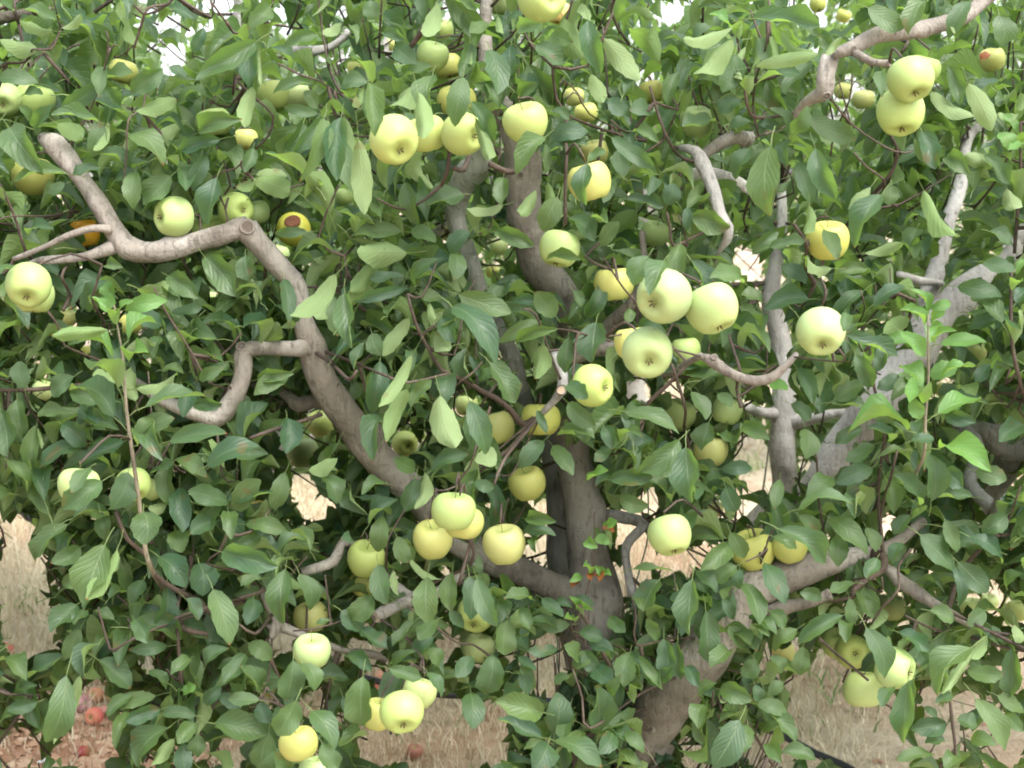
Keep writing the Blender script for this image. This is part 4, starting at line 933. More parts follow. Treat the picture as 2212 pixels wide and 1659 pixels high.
# soil clods
M_CLOD = attr_mat('soil_clods', [(0.0, (0.22, 0.12, 0.075)), (0.5, (0.38, 0.23, 0.15)), (1.0, (0.50, 0.36, 0.26))], .95, 0)
def clods(name, n, xr, yr, smin, smax, seed):
    r = np.random.default_rng(seed)
    bm_v = np.array([[0, 0, 1], [1, 0, .1], [0, 1, .05], [-1, 0, .1], [0, -1, .0], [.7, .7, .55], [-.7, .7, .5], [-.7, -.7, .5], [.7, -.7, .5]], float)
    f = np.array([[0, 8, 1, 5], [0, 5, 2, 6], [0, 6, 3, 7], [0, 7, 4, 8]])
    x, y = r.uniform(*xr, n), r.uniform(*yr, n)
    s = smin + (smax - smin) * r.random(n) ** 3
    jit = 1 + r.normal(0, .22, (n, 9, 3))
    a = r.uniform(0, 6.28, n)
    v = bm_v[None] * jit * s[:, None, None] * np.array([1, 1, .75])
    vx = v[:, :, 0] * np.cos(a)[:, None] - v[:, :, 1] * np.sin(a)[:, None]
    vy = v[:, :, 0] * np.sin(a)[:, None] + v[:, :, 1] * np.cos(a)[:, None]
    V = np.stack([vx + x[:, None], vy + y[:, None], v[:, :, 2] + (gz(x, y) - s * .15)[:, None]], 2).reshape(-1, 3)
    Fq = (f[None] + (np.arange(n) * 9)[:, None, None]).reshape(-1, 4)
    return link(name, mesh_np(name, V, Fq, M_CLOD, tint=np.repeat(r.random(n), 9), smooth=False), None, 'stuff')
clods('soil_clods', 6000, (-2.2, -.85), (3.2, 4.75), .004, .026, 12)
clods('soil_clods', 3000, (-3.4, 3.6), (3.6, 10), .005, .02, 13)

# ------------------------------------------------------------------ the near apple tree: wood
def rowpts(rows):
    out = []
    for t, x, y, w_, d in rows:
        u, v = TC(t, x, y)
        p = P(u, v, d)
        out.append((p[0], p[1], p[2], w_ / 2 / F3 * d))
    return out

base_a = rowpts(LIMBS_FRONT[0][3])[0]
BA = np.array([base_a[0], base_a[1], 0.0])
tree_a = thing('apple_tree', 'near apple tree with forked grey trunk, its bent limbs hung with large pale green apples', 'tree', BA)
BM = {'B': M_BARK, 'P': M_BARKP, 'K': M_BARKPINK, 'T': M_TWIG}

def keep_rows(rows, frac=0.85):
    for a, b in zip(rows[:-1], rows[1:]):
        ua, va = TC(*a[:3])
        ub, vb = TC(*b[:3])
        k_line(ua, va, ub, vb, (a[3] + b[3]) / 12 * frac, a[4], b[4])

def cut_disc(p, nrm, r, parent, name='pruning_cut', m=None):
    nrm = np.asarray(nrm, float)
    nrm /= np.linalg.norm(nrm)
    a = np.cross(nrm, [0.3, 0.2, 0.9])
    a /= np.linalg.norm(a)
    b = np.cross(nrm, a)
    V, Fq = [], []
    prof = [(1.12, -.5), (1.16, .0), (1.0, .22), (.82, .12), (.45, .10), (0.02, .13)]
    k = 12
    for rr, h in prof:
        for j in range(k):
            th = j / k * 6.2832
            V.append(p + (a * math.cos(th) + b * math.sin(th)) * rr * r * (1 + .05 * math.sin(3 * th)) + nrm * h * r)
    for i in range(len(prof) - 1):
        for j in range(k):
            Fq.append((i * k + j, i * k + (j + 1) % k, (i + 1) * k + (j + 1) % k, (i + 1) * k + j))
    me = mesh_np(name, np.array(V), Fq, [M_BARK, m or M_CUT], midx=[1 if q >= 3 * k else 0 for q in range(len(Fq))])
    o = link(name, me, parent)
    return o

front_parts = []
for q, row in enumerate(LIMBS_FRONT):
    nm, bk, sides, rows = row[:4]
    pts = rowpts(rows)
    if nm == 'trunk':
        pts[0] = (*pts[0][:3], pts[0][3])
        pts = [(pts[0][0] + .01, pts[0][1] + .01, -0.12, pts[0][3] * 1.25)] + pts
    o, s, t = part_tube(nm, pts, BM[bk], tree_a, BA, sides, 0.012, 0.10 if nm != 'branch' else 0.15, 100 + q)
    front_parts.append((o, s, t))
    if nm == 'trunk':
        keep_rows(rows[5:11])
        keep_rows(rows[13:19])
    elif q == 1:
        keep_rows(rows[2:5])
        keep_rows(rows[6:])
    else:
        keep_rows(rows)

def on_limb(i, t, x, y, r, name='knot', m=None, side=None):
    """A knot or pruning scar on limb i where the photo shows one."""
    o, s, tt = front_parts[i]
    u, v = TC(t, x, y)
    pu, pv, pd = proj(s[:, :3])
    j = int(np.argmin((pu - u) ** 2 + (pv - v) ** 2))
    c = s[j, :3]
    toward = C0 - c
    toward -= tt[j] * (toward @ tt[j])
    toward /= np.linalg.norm(toward)
    tgt = P(u, v, pd[j])
    lat = tgt - c
    lat -= toward * (lat @ toward)
    R_ = s[j, 3]
    n_ = toward * math.sqrt(max(0.04, 1 - min(1, np.linalg.norm(lat) / R_) ** 2)) + lat / R_
    n_ /= np.linalg.norm(n_)
    cut_disc(c + n_ * R_ * 0.97 - BA, n_, r, o, name, m)

def end_cut(i, r_f=0.96, name='pruning_cut', m=None, which=-1):
    o, s, t = front_parts[i]
    d = t[which] if which == -1 else -t[0]
    cut_disc(s[which, :3] + d * s[which, 3] * 0.1 - BA, d, s[which, 3] * r_f, o, name, m)

on_limb(2, 0, 1600, 1465, .0125, 'knot', M_KNOT)
on_limb(1, 7, 2040, 1290, .017, 'knot', M_KNOT)
on_limb(2, 3, 2180, 820, .006, 'knot', M_KNOT)
on_limb(6, 3, 1490, 865, .006, 'knot', M_KNOT)
on_limb(6, 3, 1555, 590, .009, 'knot', M_KNOT)
on_limb(6, 3, 1880, 580, .003, 'knot', M_KNOT)
on_limb(3, 0, 350, 940, .0045, 'knot', M_KNOT)
on_limb(3, 0, 285, 910, .0045, 'knot', M_KNOT)
on_limb(18, 2, 1340, 215, .0065, 'knot', M_KNOT)
on_limb(18, 2, 1240, 225, .004, 'knot', M_KNOT)
on_limb(18, 2, 1095, 320, .004, 'knot', M_KNOT)
on_limb(19, 2, 945, 600, .007, 'knot', M_KNOT)
on_limb(19, 2, 855, 520, .005, 'knot', M_KNOT)
on_limb(21, 2, 120, 1110, .004, 'knot', M_KNOT)
on_limb(15, 4, 1425, 870, .0085)
on_limb(14, 5, 215, 660, .006, 'knot', M_KNOT)
on_limb(0, 4, 1540, 1330, .008, 'knot', M_KNOT)
on_limb(0, 1, 1160, 1120, .006, 'knot', M_KNOT)
for i_ in (11, 13, 20, 25, 27):
    end_cut(i_)

def nearest_skel(p, pts):
    d = np.linalg.norm(pts - p, axis=1)
    j = int(np.argmin(d))
    return pts[j], d[j]

# ------------------------------------------------------------------ apples
def apple_mesh(seed):
    r_ = np.random.default_rng(seed)
    nr, ns = 22, 28
    tall = r_.uniform(.90, 1.02)
    con = r_.uniform(.05, .13)
    lump = r_.uniform(.01, .03)
    ph = r_.uniform(0, 6.28, 3)
    V, Fq = [], []
    for i in range(nr + 1):
        phi = math.pi * i / nr
        for j in range(ns):
            th = j / ns * 2 * math.pi
            r = math.sin(phi) ** 0.86 if 0 < i < nr else 0.004
            r *= 1 + con * math.cos(phi) * 1.0
            z = tall * math.cos(phi)
            z -= 0.36 * math.exp(-(phi / .40) ** 2)
            z += 0.34 * math.exp(-((math.pi - phi) / .40) ** 2)
            low = math.exp(-((math.pi - phi) / .75) ** 2)
            r *= 1 + .035 * math.cos(5 * th + ph[2]) * low
            z -= .035 * math.cos(5 * th + ph[2]) * low * math.sin(phi)
            r *= 1 + lump * math.sin(th + ph[0]) * math.sin(phi) + lump * .6 * math.sin(2 * th + ph[1])
            V.append((r * math.cos(th), r * math.sin(th), z))
    for i in range(nr):
        for j in range(ns):
            Fq.append((i * ns + j, (i + 1) * ns + j, (i + 1) * ns + (j + 1) % ns, i * ns + (j + 1) % ns))
    return mesh_np('apple_body', V, Fq, M_APPLE), tall
APPLES = [apple_mesh(s) for s in range(6)]

def calyx_mesh():
    V, Fq = [], []
    for k in range(5):
        a = k * 1.2566
        for (r, da, z) in ((.03, -.5, .05), (.03, .5, .05), (.10, .32, -.06), (.13, 0, -.11), (.10, -.32, -.06)):
            V.append((r * math.cos(a + da), r * math.sin(a + da), z))
        b = k * 5
        Fq += [(b, b + 1, b + 2, b + 4), (b + 4, b + 2, b + 3, b + 3)]
    Fq = [f if f[2] != f[3] else (f[0], f[1], f[2], f[0]) for f in Fq]
    out = []
    me = bpy.data.meshes.new('calyx')
    me.from_pydata(V, [], [tuple(dict.fromkeys(f)) for f in Fq])
    me.materials.append(M_CALYX)
    return me
CALYX = calyx_mesh()
_v, _f, _, _ = tube_arrays([(0, 0, 0, .022), (.01, 0, .22, .017), (.05, .02, .48, .018), (.10, .03, .62, .030)], 6, .12, 0, 0)
STALK = mesh_np('stalk', _v, _f, M_STALK)

def make_apple(name, label, group, pos, R, axis, colk, variant, root_col=None):
    me, tall = APPLES[variant % len(APPLES)]
    o = link(name, me)
    z = -Vector(axis).normalized()
    q = Vector((0, 0, 1)).rotation_difference(z) if z.z > -0.999 else Matrix.Rotation(math.pi, 4, 'X').to_quaternion()
    m_ = Matrix.Translation(Vector(pos)) @ q.to_matrix().to_4x4() @ Matrix.Rotation(random.uniform(0, 6.28), 4, 'Z') @ Matrix.Diagonal((R, R, R, 1))
    o.matrix_world = m_
    c = root_col or A_COL[colk]
    j = random.uniform(.93, 1.07)
    o.color = (c[0] * j, c[1] * j, c[2] * random.uniform(.8, 1.2), 1)
    o['label'] = label
    o['category'] = 'apple'
    if group:
        o['group'] = group
    ca = link('calyx', CALYX, o)
    ca.location = (0, 0, -tall + .29)
    ca.scale = (1.35, 1.35, 1.35)
    st = link('stalk', STALK, o)
    st.location = (0, 0, tall - .36)
    st.rotation_euler = (random.uniform(-.15, .15), random.uniform(-.15, .15), random.uniform(0, 6))
    return o, z

apple_rec = []
AD = []          # real diameter and distance of each apple: touching apples stand one behind the other, never in one another
for (t, x, y, dia, ck, cal, sf, label) in A:
    low_left = t in (3, 6) and y > (1300 if t == 3 else 500)
    D = 0.075 * sf * (.83 if low_left else .94)
    dq = F3 * D / dia
    if label and ck in 'gyok' and dia > 170 and dq > 2.66:
        dq = max(2.66, F3 * .058 / dia)
    AD.append([dq * dia / F3, dq])
for it in range(4):
    for i in range(len(A)):
        for j in range(len(A)):
            if i == j:
                continue
            ui, vi = TC(*A[i][:3]); uj, vj = TC(*A[j][:3])
            ri, rj = A[i][3] / 6, A[j][3] / 6
            dist = math.hypot(ui - uj, vi - vj)
            if dist > .96 * (ri + rj):
                continue
            wi = any(k in (A[i][7] or '') for k in ('behind', 'rear', 'tucked', 'peeping', 'right apple of the bunch of four x', 'lowest apple of the bright trio', 'lower yellowish', 'lower apple of the stacked', 'directly above', 'left apple of the bunch of four', 'left apple of the lower right', 'cut by the bottom', 'dim', 'lowest apple of the lower right'))
            wj = any(k in (A[j][7] or '') for k in ('behind', 'rear', 'tucked', 'peeping', 'right apple of the bunch of four x', 'lowest apple of the bright trio', 'lower yellowish', 'lower apple of the stacked', 'directly above', 'left apple of the bunch of four', 'left apple of the lower right', 'cut by the bottom', 'dim', 'lowest apple of the lower right'))
            if not (wi and not wj):
                if not (wi == wj and AD[i][1] > AD[j][1]):
                    continue
            Di, di = AD[i]; Dj, dj = AD[j]
            lat = dist / F * (di + dj) / 2
            need = math.sqrt(max(0, ((Di + Dj) / 2 * .96) ** 2 - lat ** 2))
            if di < dj + need:
                nd_ = dj + need
                AD[i] = [min(.098, Di * nd_ / di), nd_]
                if Di * nd_ / di > .098:
                    AD[i][0] = Di * nd_ / di
SPURS = []
for q, (t, x, y, dia, ck, cal, sf, label) in enumerate(A):
    u, v = TC(t, x, y)
    D, d = AD[q]
    p = P(u, v, d)
    R = D / 2
    if cal is None:
        ax = Vector((random.uniform(-.3, .3), random.uniform(-.25, .35), -1))
    else:
        cx, cy = cal
        l2 = min(.97, cx * cx + cy * cy)
        zc = math.sqrt(1 - l2)
        axn = RGT * cx - UPV * cy - FWD * zc * (1 if cy > -.9 else -.2)
        ax = Vector(axn)
    grp = G_FAR if label is None else None
    lab = label or 'small apple half hidden deep in the foliage'
    o, zax = make_apple('apple', lab, grp, p, R, ax, ck, q)
    apple_rec.append((u, v, dia / 6, d, R))
    k_ellipse(u, v, dia / 6 * .97, dia / 6 * .97, d - R * 0.9)
    SPURS.append((np.array(p) + np.array(zax) * R * 1.15, d))
    if ck == 'k':   # the hole eaten into the rotten apple
        V, Fq = [], []
        cdir = np.array(Vector(-FWD * .9 + UPV * .35 + RGT * .1).normalized())
        a_ = np.cross(cdir, [0, 0, 1]); a_ /= np.linalg.norm(a_)
        b_ = np.cross(cdir, a_)
        cc = np.array(p) + cdir * R * .93
        k = 14
        for rr, h in ((.44, .00), (.40, .07), (.32, .05), (.2, .035), (.02, .03)):
            for j in range(k):
                th = j / k * 6.2832
                V.append(cc + (a_ * math.cos(th) + b_ * math.sin(th)) * R * rr * (1 + .12 * math.sin(2 * th + 1)) + cdir * h * R)
        for i in range(4):
            for j in range(k):
                Fq.append((i * k + j, i * k + (j + 1) % k, (i + 1) * k + (j + 1) % k, (i + 1) * k + j))
        iv = np.array(o.matrix_world.inverted())
        VV = np.array(V) @ iv[:3, :3].T + iv[:3, 3]
        link('rotten_patch', mesh_np('rotten_patch', VV, Fq, M_ROT), o)

# ------------------------------------------------------------------ twigs placed from the photo
SK = np.vstack(SKEL)
tw_no = 0
SHOOT_PATHS = []
for t, txt in TWIGS.items():
    for item in txt.split(';'):
        pts = [tuple(float(a) for a in s.split()) for s in item.split(',')]
        dd = 2.34 + random.uniform(-.04, .12)
        rows = [(t, a[0], a[1], max(a[2], 9), dd + .03 * i) for i, a in enumerate(pts)]
        # keep a twig in front of the limbs and apples it crosses
        for r in rows:
            u, v = TC(*r[:3])
            iu, iv = int(u // KS), int(v // KS)
            if 0 <= iu < KW and 0 <= iv < KH and K[iv, iu] > 0:
                dd = min(dd, K[iv, iu] - .02)
        rows = [(r[0], r[1], r[2], r[3], dd + .02 * i) for i, r in enumerate(rows)]
        keep_rows(rows, .8)
        w3 = rowpts(rows)
        # the lower or thicker end runs back to the nearest limb
        endp = w3[-1] if pts[-1][2] >= pts[0][2] else w3[0]
        e = np.array(endp[:3])
        tgt, dist = nearest_skel(e, SK)
        nxt = np.array((w3[-2] if endp is w3[-1] else w3[1])[:3])
        fw = (e - nxt) / (np.linalg.norm(e - nxt) + 1e-9)
        if dist < .34 and fw @ ((tgt - e) / (dist + 1e-9)) < .1:
            tgt = e + fw * .08 + FWD * .10
            dist = .12
        if dist < .34:
            mid = (e + tgt) / 2 + FWD * .04
            ext = [(*mid, endp[3] * 1.1), (*tgt, endp[3] * 1.3)]
            w3 = w3 + ext if endp is w3[-1] else [ext[1], ext[0]] + w3
        vert = abs(w3[0][2] - w3[len(pts) - 1][2]) if w3[0][0] == rowpts(rows)[0][0] else 0
        if vert > .11 and t in (0, 2, 5, 8) and max(a[2] for a in pts) < 27:
            SHOOT_PATHS.append((np.array([r[:3] for r in rowpts(rows)]) if len(rows) > 6 else spline(rowpts(rows), .02)[:, :3], .05 if t in (2, 5) else .0))
        part_tube('twig', w3, M_TWIG, tree_a, BA, 8, .02, .10, 500 + tw_no)
        tw_no += 1
for t, _, txt, dd in SHOOTS:
    pts = [tuple(float(a) for a in s.split()) for s in txt.split(',')]
    rows = [(t, a[0], a[1], a[2], dd + .02 * i) for i, a in enumerate(pts)]
    keep_rows(rows, .9)
    w3 = rowpts(rows)
    SHOOT_PATHS.append((spline(w3, .02)[:, :3], .10 if t == 3 else .30, .26))
    w3 = w3 + [(*(np.array(w3[-1][:3]) + FWD * .10 - UPV * .06), w3[-1][3] * 1.2)]
    part_tube('shoot', w3, M_SHOOT, tree_a, BA, 10, .015, .06, 700)
SK = np.vstack(SKEL)

# fruit spurs from each stalk back to the wood (thin, one part)
VS, FS = [], []
off = 0
for p, d in SPURS:
    tgt, dist = nearest_skel(p, SK)
    if dist > .16:
        tgt = p + (tgt - p) * .10 / dist + FWD * .10 + np.array([0, 0, .03])
    mid = (p + tgt) / 2 + np.array([0, .02, .02])
    mu, mv, md = proj(mid)
    if 0 <= mu < 2212 and 0 <= mv < 1659 and K[int(mv // KS), int(mu // KS)] > md:
        continue
    V, Fq, _, _ = tube_arrays([(*p, .0018), (*mid, .002), (*tgt, .0028)], 5, .03, .1, 3)
    VS.append(V - BA)
    FS.append(Fq + off)
    off += len(V)
link('fruit_spurs', mesh_np('fruit_spurs', np.vstack(VS), np.vstack(FS), M_TWIG), tree_a, 'stuff')

# ------------------------------------------------------------------ leaves placed one by one
HT = []
for b in (0.03, 0.09, 0.16):
    for sc_ in (-.14, 0.0, .14):
        for k in range(2):
            v, f, uvs = leaf_template(10, 4, b * 1.35, .14 + .26 * k, sc_, .08 + .07 * k, twist=(.5 - k) * (1.2 if sc_ < .1 else -1.2), seed= int(100 * b) + k * 7 + int(sc_ * 50) + 50)
            HT.append((b, sc_, v, f, uvs))
HM = {}
for mk, mt in (('t', M_LEAF), ('y', M_YOUNG), ('r', M_DRY)):
    HM[mk] = [mesh_np('leaf', v, f, mt, uvs) for (_, _, v, f, uvs) in HT]
def set_leaf(o, pos, Yv, Nv, L_, W_, base):
    Y = Yv / np.linalg.norm(Yv)
    N = Nv - Y * (Nv @ Y)
    N /= np.linalg.norm(N)
    X = np.cross(Y, N)
    M4 = Matrix(((X[0] * W_, Y[0] * L_, N[0] * L_, pos[0] - base[0]), (X[1] * W_, Y[1] * L_, N[1] * L_, pos[1] - base[1]),
                 (X[2] * W_, Y[2] * L_, N[2] * L_, pos[2] - base[2]), (0, 0, 0, 1)))
    o.matrix_local = M4

n_leaf = 0
hero_log = []
for t, txt in HL.items():
    for item in txt.replace('\n', '').split(';'):
        f_ = item.split()
        if len(f_) < 6:
            continue
        bx, by, tx, ty, wd = (float(a) for a in f_[:5])
        sd = f_[5]
        cv = float(f_[6]) if len(f_) > 6 else random.choice((-.12, 0, 0, .12)) * .8
        ub, vb = TC(t, bx, by)
        ut, vt = TC(t, tx, ty)
        L2 = math.hypot(ut - ub, vt - vb)
        # nearest thing this leaf hangs in front of
        front = 9.0
        for k in range(7):
            s = (k + .5) / 7
            for o_ in (-.3, 0, .3):
                uu = ub + (ut - ub) * s + o_ * wd / 3 * (-(vt - vb) / max(L2, 1))
                vv = vb + (vt - vb) * s + o_ * wd / 3 * ((ut - ub) / max(L2, 1))
                for (au, av, ar, ad, aR) in apple_rec:
                    q2 = (uu - au) ** 2 + (vv - av) ** 2
                    if q2 < ar * ar:
                        front = min(front, ad - aR * math.sqrt(1 - q2 / ar / ar) - .012)
                iu, iv = int(uu // KS), int(vv // KS)
                if 0 <= iu < KW and 0 <= iv < KH and 0 < K[iv, iu] < 50 and k > 0:
                    front = min(front, K[iv, iu] - .02)
        # leaves are 6 to 10 cm long: size in the picture tells how near they hang
        real = random.uniform(.075, .095)
        d = real * F / max(L2, 18)
        d = min(max(d, 2.12), 2.40)
        d = min(d, front - random.uniform(0, .03))
        hero_log.append((t, ub, vb, ut, vt, wd / 3, d, sd, cv))
hero_log.sort(key=lambda a: -math.hypot(a[3] - a[1], a[4] - a[2]) * a[5])
REST = []
HP, HY, HN, HLn, HW = [], [], [], [], []
for (t, ub, vb, ut, vt, wd, d, sd, cv) in hero_log:
    fore = random.uniform(-.02, .05)
    pb, pt = P(ub, vb, d), P(ut, vt, d - fore if fore > 0 else d)
    Yv = pt - pb
    L_ = np.linalg.norm(Yv)
    W_ = wd / F * d * .94
    Yn = Yv / L_
    Nv = C0 - (pb + pt) / 2
    Nv /= np.linalg.norm(Nv)
    Nv = Nv + np.array([0, 0, .45])            # faces lean up to the light
    Nv -= Yn * (Nv @ Yn)
    Nv /= np.linalg.norm(Nv)
    a = random.uniform(-.5, .5)
    Sv = np.cross(Yn, Nv)
    Nv = Nv * math.cos(a) + Sv * math.sin(a)
    if sd == 'b' :
        Nv = -Nv
        cv = -cv
    W_ /= max(.75, math.cos(a))
    cands = [i for i, (b, s_, *_r) in enumerate(HT) if abs(s_ - (0 if abs(cv) < .05 else math.copysign(.14, cv))) < .01]
    if sd == 'b':
        cands = [i for i in cands if HT[i][0] < .12]
    k = random.choice(cands)
    if n_leaf < 300:
        o = link('leaf', HM['y' if sd == 'y' else 'r' if sd == 'r' else 't'][k], tree_a)
        set_leaf(o, pb, Yv, Nv, L_, W_, BA)
    else:
        REST.append((pb, Yv, Nv, L_, W_, k, 'tyr'.index(sd) if sd in 'tyr' else 0))
    n_leaf += 1
    ang = math.atan2(vt - vb, ut - ub)
    k_ellipse((ub + ut) / 2, (vb + vt) / 2, math.hypot(ut - ub, vt - vb) * .42, wd * .42, d - .01, ang)

# gaps
for g in GAPS_GROUND:
    k_ellipse((g[0] + g[2]) / 2, (g[1] + g[3]) / 2, (g[2] - g[0]) * .50, (g[3] - g[1]) * .50, 99)
for g in GAPS_SKY:
    k_ellipse((g[0] + g[2]) / 2, (g[1] + g[3]) / 2, (g[2] - g[0]) * .30, (g[3] - g[1]) * .30, 99)

for _q in LIMBS_MID + LIMBS_RIGHT:
    keep_rows([r for r in _q[3] if not (r[0] == 8 and r[2] > 150)], .75)
# ------------------------------------------------------------------ free foliage
def clusters(centres, n_per, spread, seed, lmin=.055, lmax=.095):
    """Rosettes: leaves radiate from each spur tip, rising then drooping. Returns arrays for every leaf."""
    r = np.random.default_rng(seed)
    n = len(centres)
    cnt = r.integers(n_per[0], n_per[1] + 1, n)
    idx = np.repeat(np.arange(n), cnt)
    k = np.concatenate([np.arange(c) for c in cnt])
    tot = len(idx)
    az = k * 2.39996 + r.uniform(0, 6.28, n)[idx] + r.normal(0, .3, tot)
    el = r.uniform(-1.35, .6, tot)
    ax = r.normal(0, .35, (n, 3))[idx]
    Y = np.stack([np.cos(az) * np.cos(el), np.sin(az) * np.cos(el), np.sin(el)], 1) + ax * .6
    Y /= np.linalg.norm(Y, axis=1)[:, None]
    L = r.uniform(lmin, lmax, tot)
    W = L * r.uniform(.33, .48, tot)
    N = np.stack([np.zeros(tot), np.zeros(tot), np.ones(tot)], 1) + r.normal(0, .38, (tot, 3)) + np.stack([np.zeros(tot), np.full(tot, -.3), np.zeros(tot)], 1)
    st = r.uniform(.25, 1.0, tot)[:, None] * spread
    pos = centres[idx] + Y * (L * .33)[:, None] + ax * .02 + np.stack([np.zeros(tot), np.zeros(tot), (k - 3) * .012 * 1.0], 1) + Y * st * .3
    return pos, Y, N, L, W, r.random(tot), idx

def visible_ok(pos, Y, N, L, W, slack=0.0):
    ok = np.ones(len(pos), bool)
    Nn = N - Y * np.sum(N * Y, axis=1)[:, None]
    Nn /= np.linalg.norm(Nn, axis=1)[:, None] + 1e-9
    X = np.cross(Y, Nn)
    for s in (-.2, 0, .2, .4, .6, .8, .97):
        for w_ in (-.42, 0, .42):
            if (s < .1 or s > .9) and w_ != 0:
                continue
            p = pos + Y * (L * s)[:, None] + X * (W * w_)[:, None] + Nn * (L * .8 * max(0, s) * (1 - s))[:, None]
            u, v, d = proj(p)
            ins = (u >= 0) & (u < 2212) & (v >= 0) & (v < 1659)
            kk = np.zeros(len(pos))
            kk[ins] = K[(v[ins] // KS).astype(int), (u[ins] // KS).astype(int)]
            ok &= ~((kk > 0) & (d < kk + slack))
    return ok

def sample_box(n, seed, xr, yr, zr, dens=None):
    r = np.random.default_rng(seed)
    p = np.stack([r.uniform(*xr, n), r.uniform(*yr, n), r.uniform(*zr, n)], 1)
    if dens is not None:
        p = p[r.random(n) < dens(p)]
    return p

FT = [leaf_template(9, 4, b, f, s, wv, 40 + i, twist=tw)[:3] for i, (b, f, s, wv, tw) in enumerate(
    [(.08, .25, 0, .12, .6), (.20, .35, .16, .12, -1.1), (.34, .2, -.15, .12, 1.0), (.15, .6, .05, .18, -.5), (.38, .4, .1, .12, 1.5), (.08, .45, -.18, .16, -1.4), (.26, .75, 0, .14, .2), (.16, .25, .2, .2, 1.2), (.30, .5, -.1, .18, -1.6), (.12, .35, .12, .22, .3)])]
FT2 = [leaf_template(4, 2, b, f, s, wv, 60 + i, petiole=False)[:3] for i, (b, f, s, wv) in enumerate(
    [(.06, .12, 0, .06), (.15, .2, .1, .05), (.2, .1, -.1, .05), (.1, .3, 0, .08)])]

def dens_front(p):
    u, v, d = proj(p)
    f = np.ones(len(p))
    # the skirt of the crown thins out towards the ground, open between the trunk and the low limbs
    f[v > 1480] *= .7
    f[(u > 1650) & (v > 1400)] *= .5
    f[v < 480] *= .72
    f[(u > 1350) & (v < 620)] *= .62
    f[(p[:, 2] < .45)] = 0
    f[(v < -100)] *= .08
    f[(u < -250) | (u > 2460)] *= .5
    return f

cen = sample_box(5200, 21, (-1.5, 1.55), (2.25, 3.3), (.45, 2.75), dens_front)
pos, Y, N, L, W, tint, idx = clusters(cen, (5, 9), .05, 22, .052, .104)
uu, vv, dd = proj(pos)
ok = visible_ok(pos, Y, N, L, W) & (dd > 2.36)
print('front free leaves', ok.sum(), 'of', len(ok), 'hero', n_leaf)
free = leaf_arrays(FT, pos[ok], Y[ok], N[ok], L[ok], W[ok], tint[ok])
ra = [np.array([r[q] for r in REST]) for q in range(7)]
placed = leaf_arrays([h[2:5] for h in HT], ra[0], ra[1], ra[2], ra[3], ra[4], rng.random(len(REST)), ra[5], ra[6])
# alternate leaves up the young upright shoots
sp_, sy, sn, sl_, sw, sm = [], [], [], [], [], []
main = []
for sp_i in SHOOT_PATHS:
    path, young = sp_i[:2]
    stop = sp_i[2] if len(sp_i) > 2 else 9
    if path[0][2] < path[-1][2]:
        path = path[::-1]
    cum = np.concatenate([[0], np.cumsum(np.linalg.norm(np.diff(path, axis=0), axis=1))])
    a, k = .003, 0
    while a < min(stop, cum[-1]):
        i_ = min(len(path) - 2, int(np.searchsorted(cum, a)))
        up = path[max(0, i_ - 1)] - path[i_ + 1]
        up /= np.linalg.norm(up) + 1e-9
        az = k * 2.4 + rng.normal(0, .3)
        el = .9 - min(1.0, a * 4) + rng.normal(0, .15)
        rad = np.array([math.cos(az), math.sin(az), 0])
        y_ = rad * math.cos(el) + up * math.sin(el)
        L1 = min(.095, .032 + a * .35) * rng.uniform(.85, 1.15)
        sp_.append(path[i_] + y_ * L1 * .3); sy.append(y_); sn.append(up + rad * .1 + np.array([0, -.25, .1])); sl_.append(L1); sw.append(L1 * rng.uniform(.42, .54))
        sm.append(1 if a < young else 0)
        main.append(len(sp_i) > 2)
        a += .014 + min(.018, a * .1)
        k += 1
sp_, sy, sn, sl_, sw, sm = (np.array(q_) for q_ in (sp_, sy, sn, sl_, sw, sm))
so_ = visible_ok(sp_, sy, sn, sl_, sw, -.2)
so_ |= np.array(main)
sh = leaf_arrays(FT, sp_[so_], sy[so_], sn[so_], sl_[so_], sw[so_], rng.random(int(so_.sum())), None, sm[so_])
build_leaves('leaves', [free, placed, sh], [M_LEAF, M_YOUNG, M_DRY], tree_a, BA)

# twigs that carry the free foliage
used = np.unique(idx[ok])
VS, FS, off = [], [], 0
r_ = np.random.default_rng(5)
hits = {}
for c in used:
    p = cen[c]
    tgt, dist = nearest_skel(p, SK)
    key = tuple(np.round(tgt / .06).astype(int))
    hits[key] = hits.get(key, 0) + 1
    if hits[key] > 3:
        dist = 9
    if dist < .5:
        mid = (p + tgt) / 2 + np.array([0, .02, -.03]) + r_.normal(0, .015, 3)
        pts = [(*p, .0016), (*mid, .0024), (*tgt, .0034)]
    else:
        pts = [(*p, .0016), (*(p + np.array([r_.normal(0, .02), .04, -.07])), .0022), (*(p + np.array([r_.normal(0, .04), .10, -.12])), .0026)]
    s = spline(pts, .05)
    u, v, d = proj(s[:, :3])
    ins = (u >= 0) & (u < 2212) & (v >= 0) & (v < 1659)
    kk = np.zeros(len(s))
    kk[ins] = K[(v[ins] // KS).astype(int), (u[ins] // KS).astype(int)]
    if np.any((kk > 0) & (d < kk)):
        continue
    V, Fq, _, _ = tube_arrays(pts, 4, .06, 0, 3)
    VS.append(V - BA)
    FS.append(Fq + off)
    off += len(V)
link('fine_twigs', mesh_np('fine_twigs', np.vstack(VS), np.vstack(FS), M_TWIG), tree_a, 'stuff')

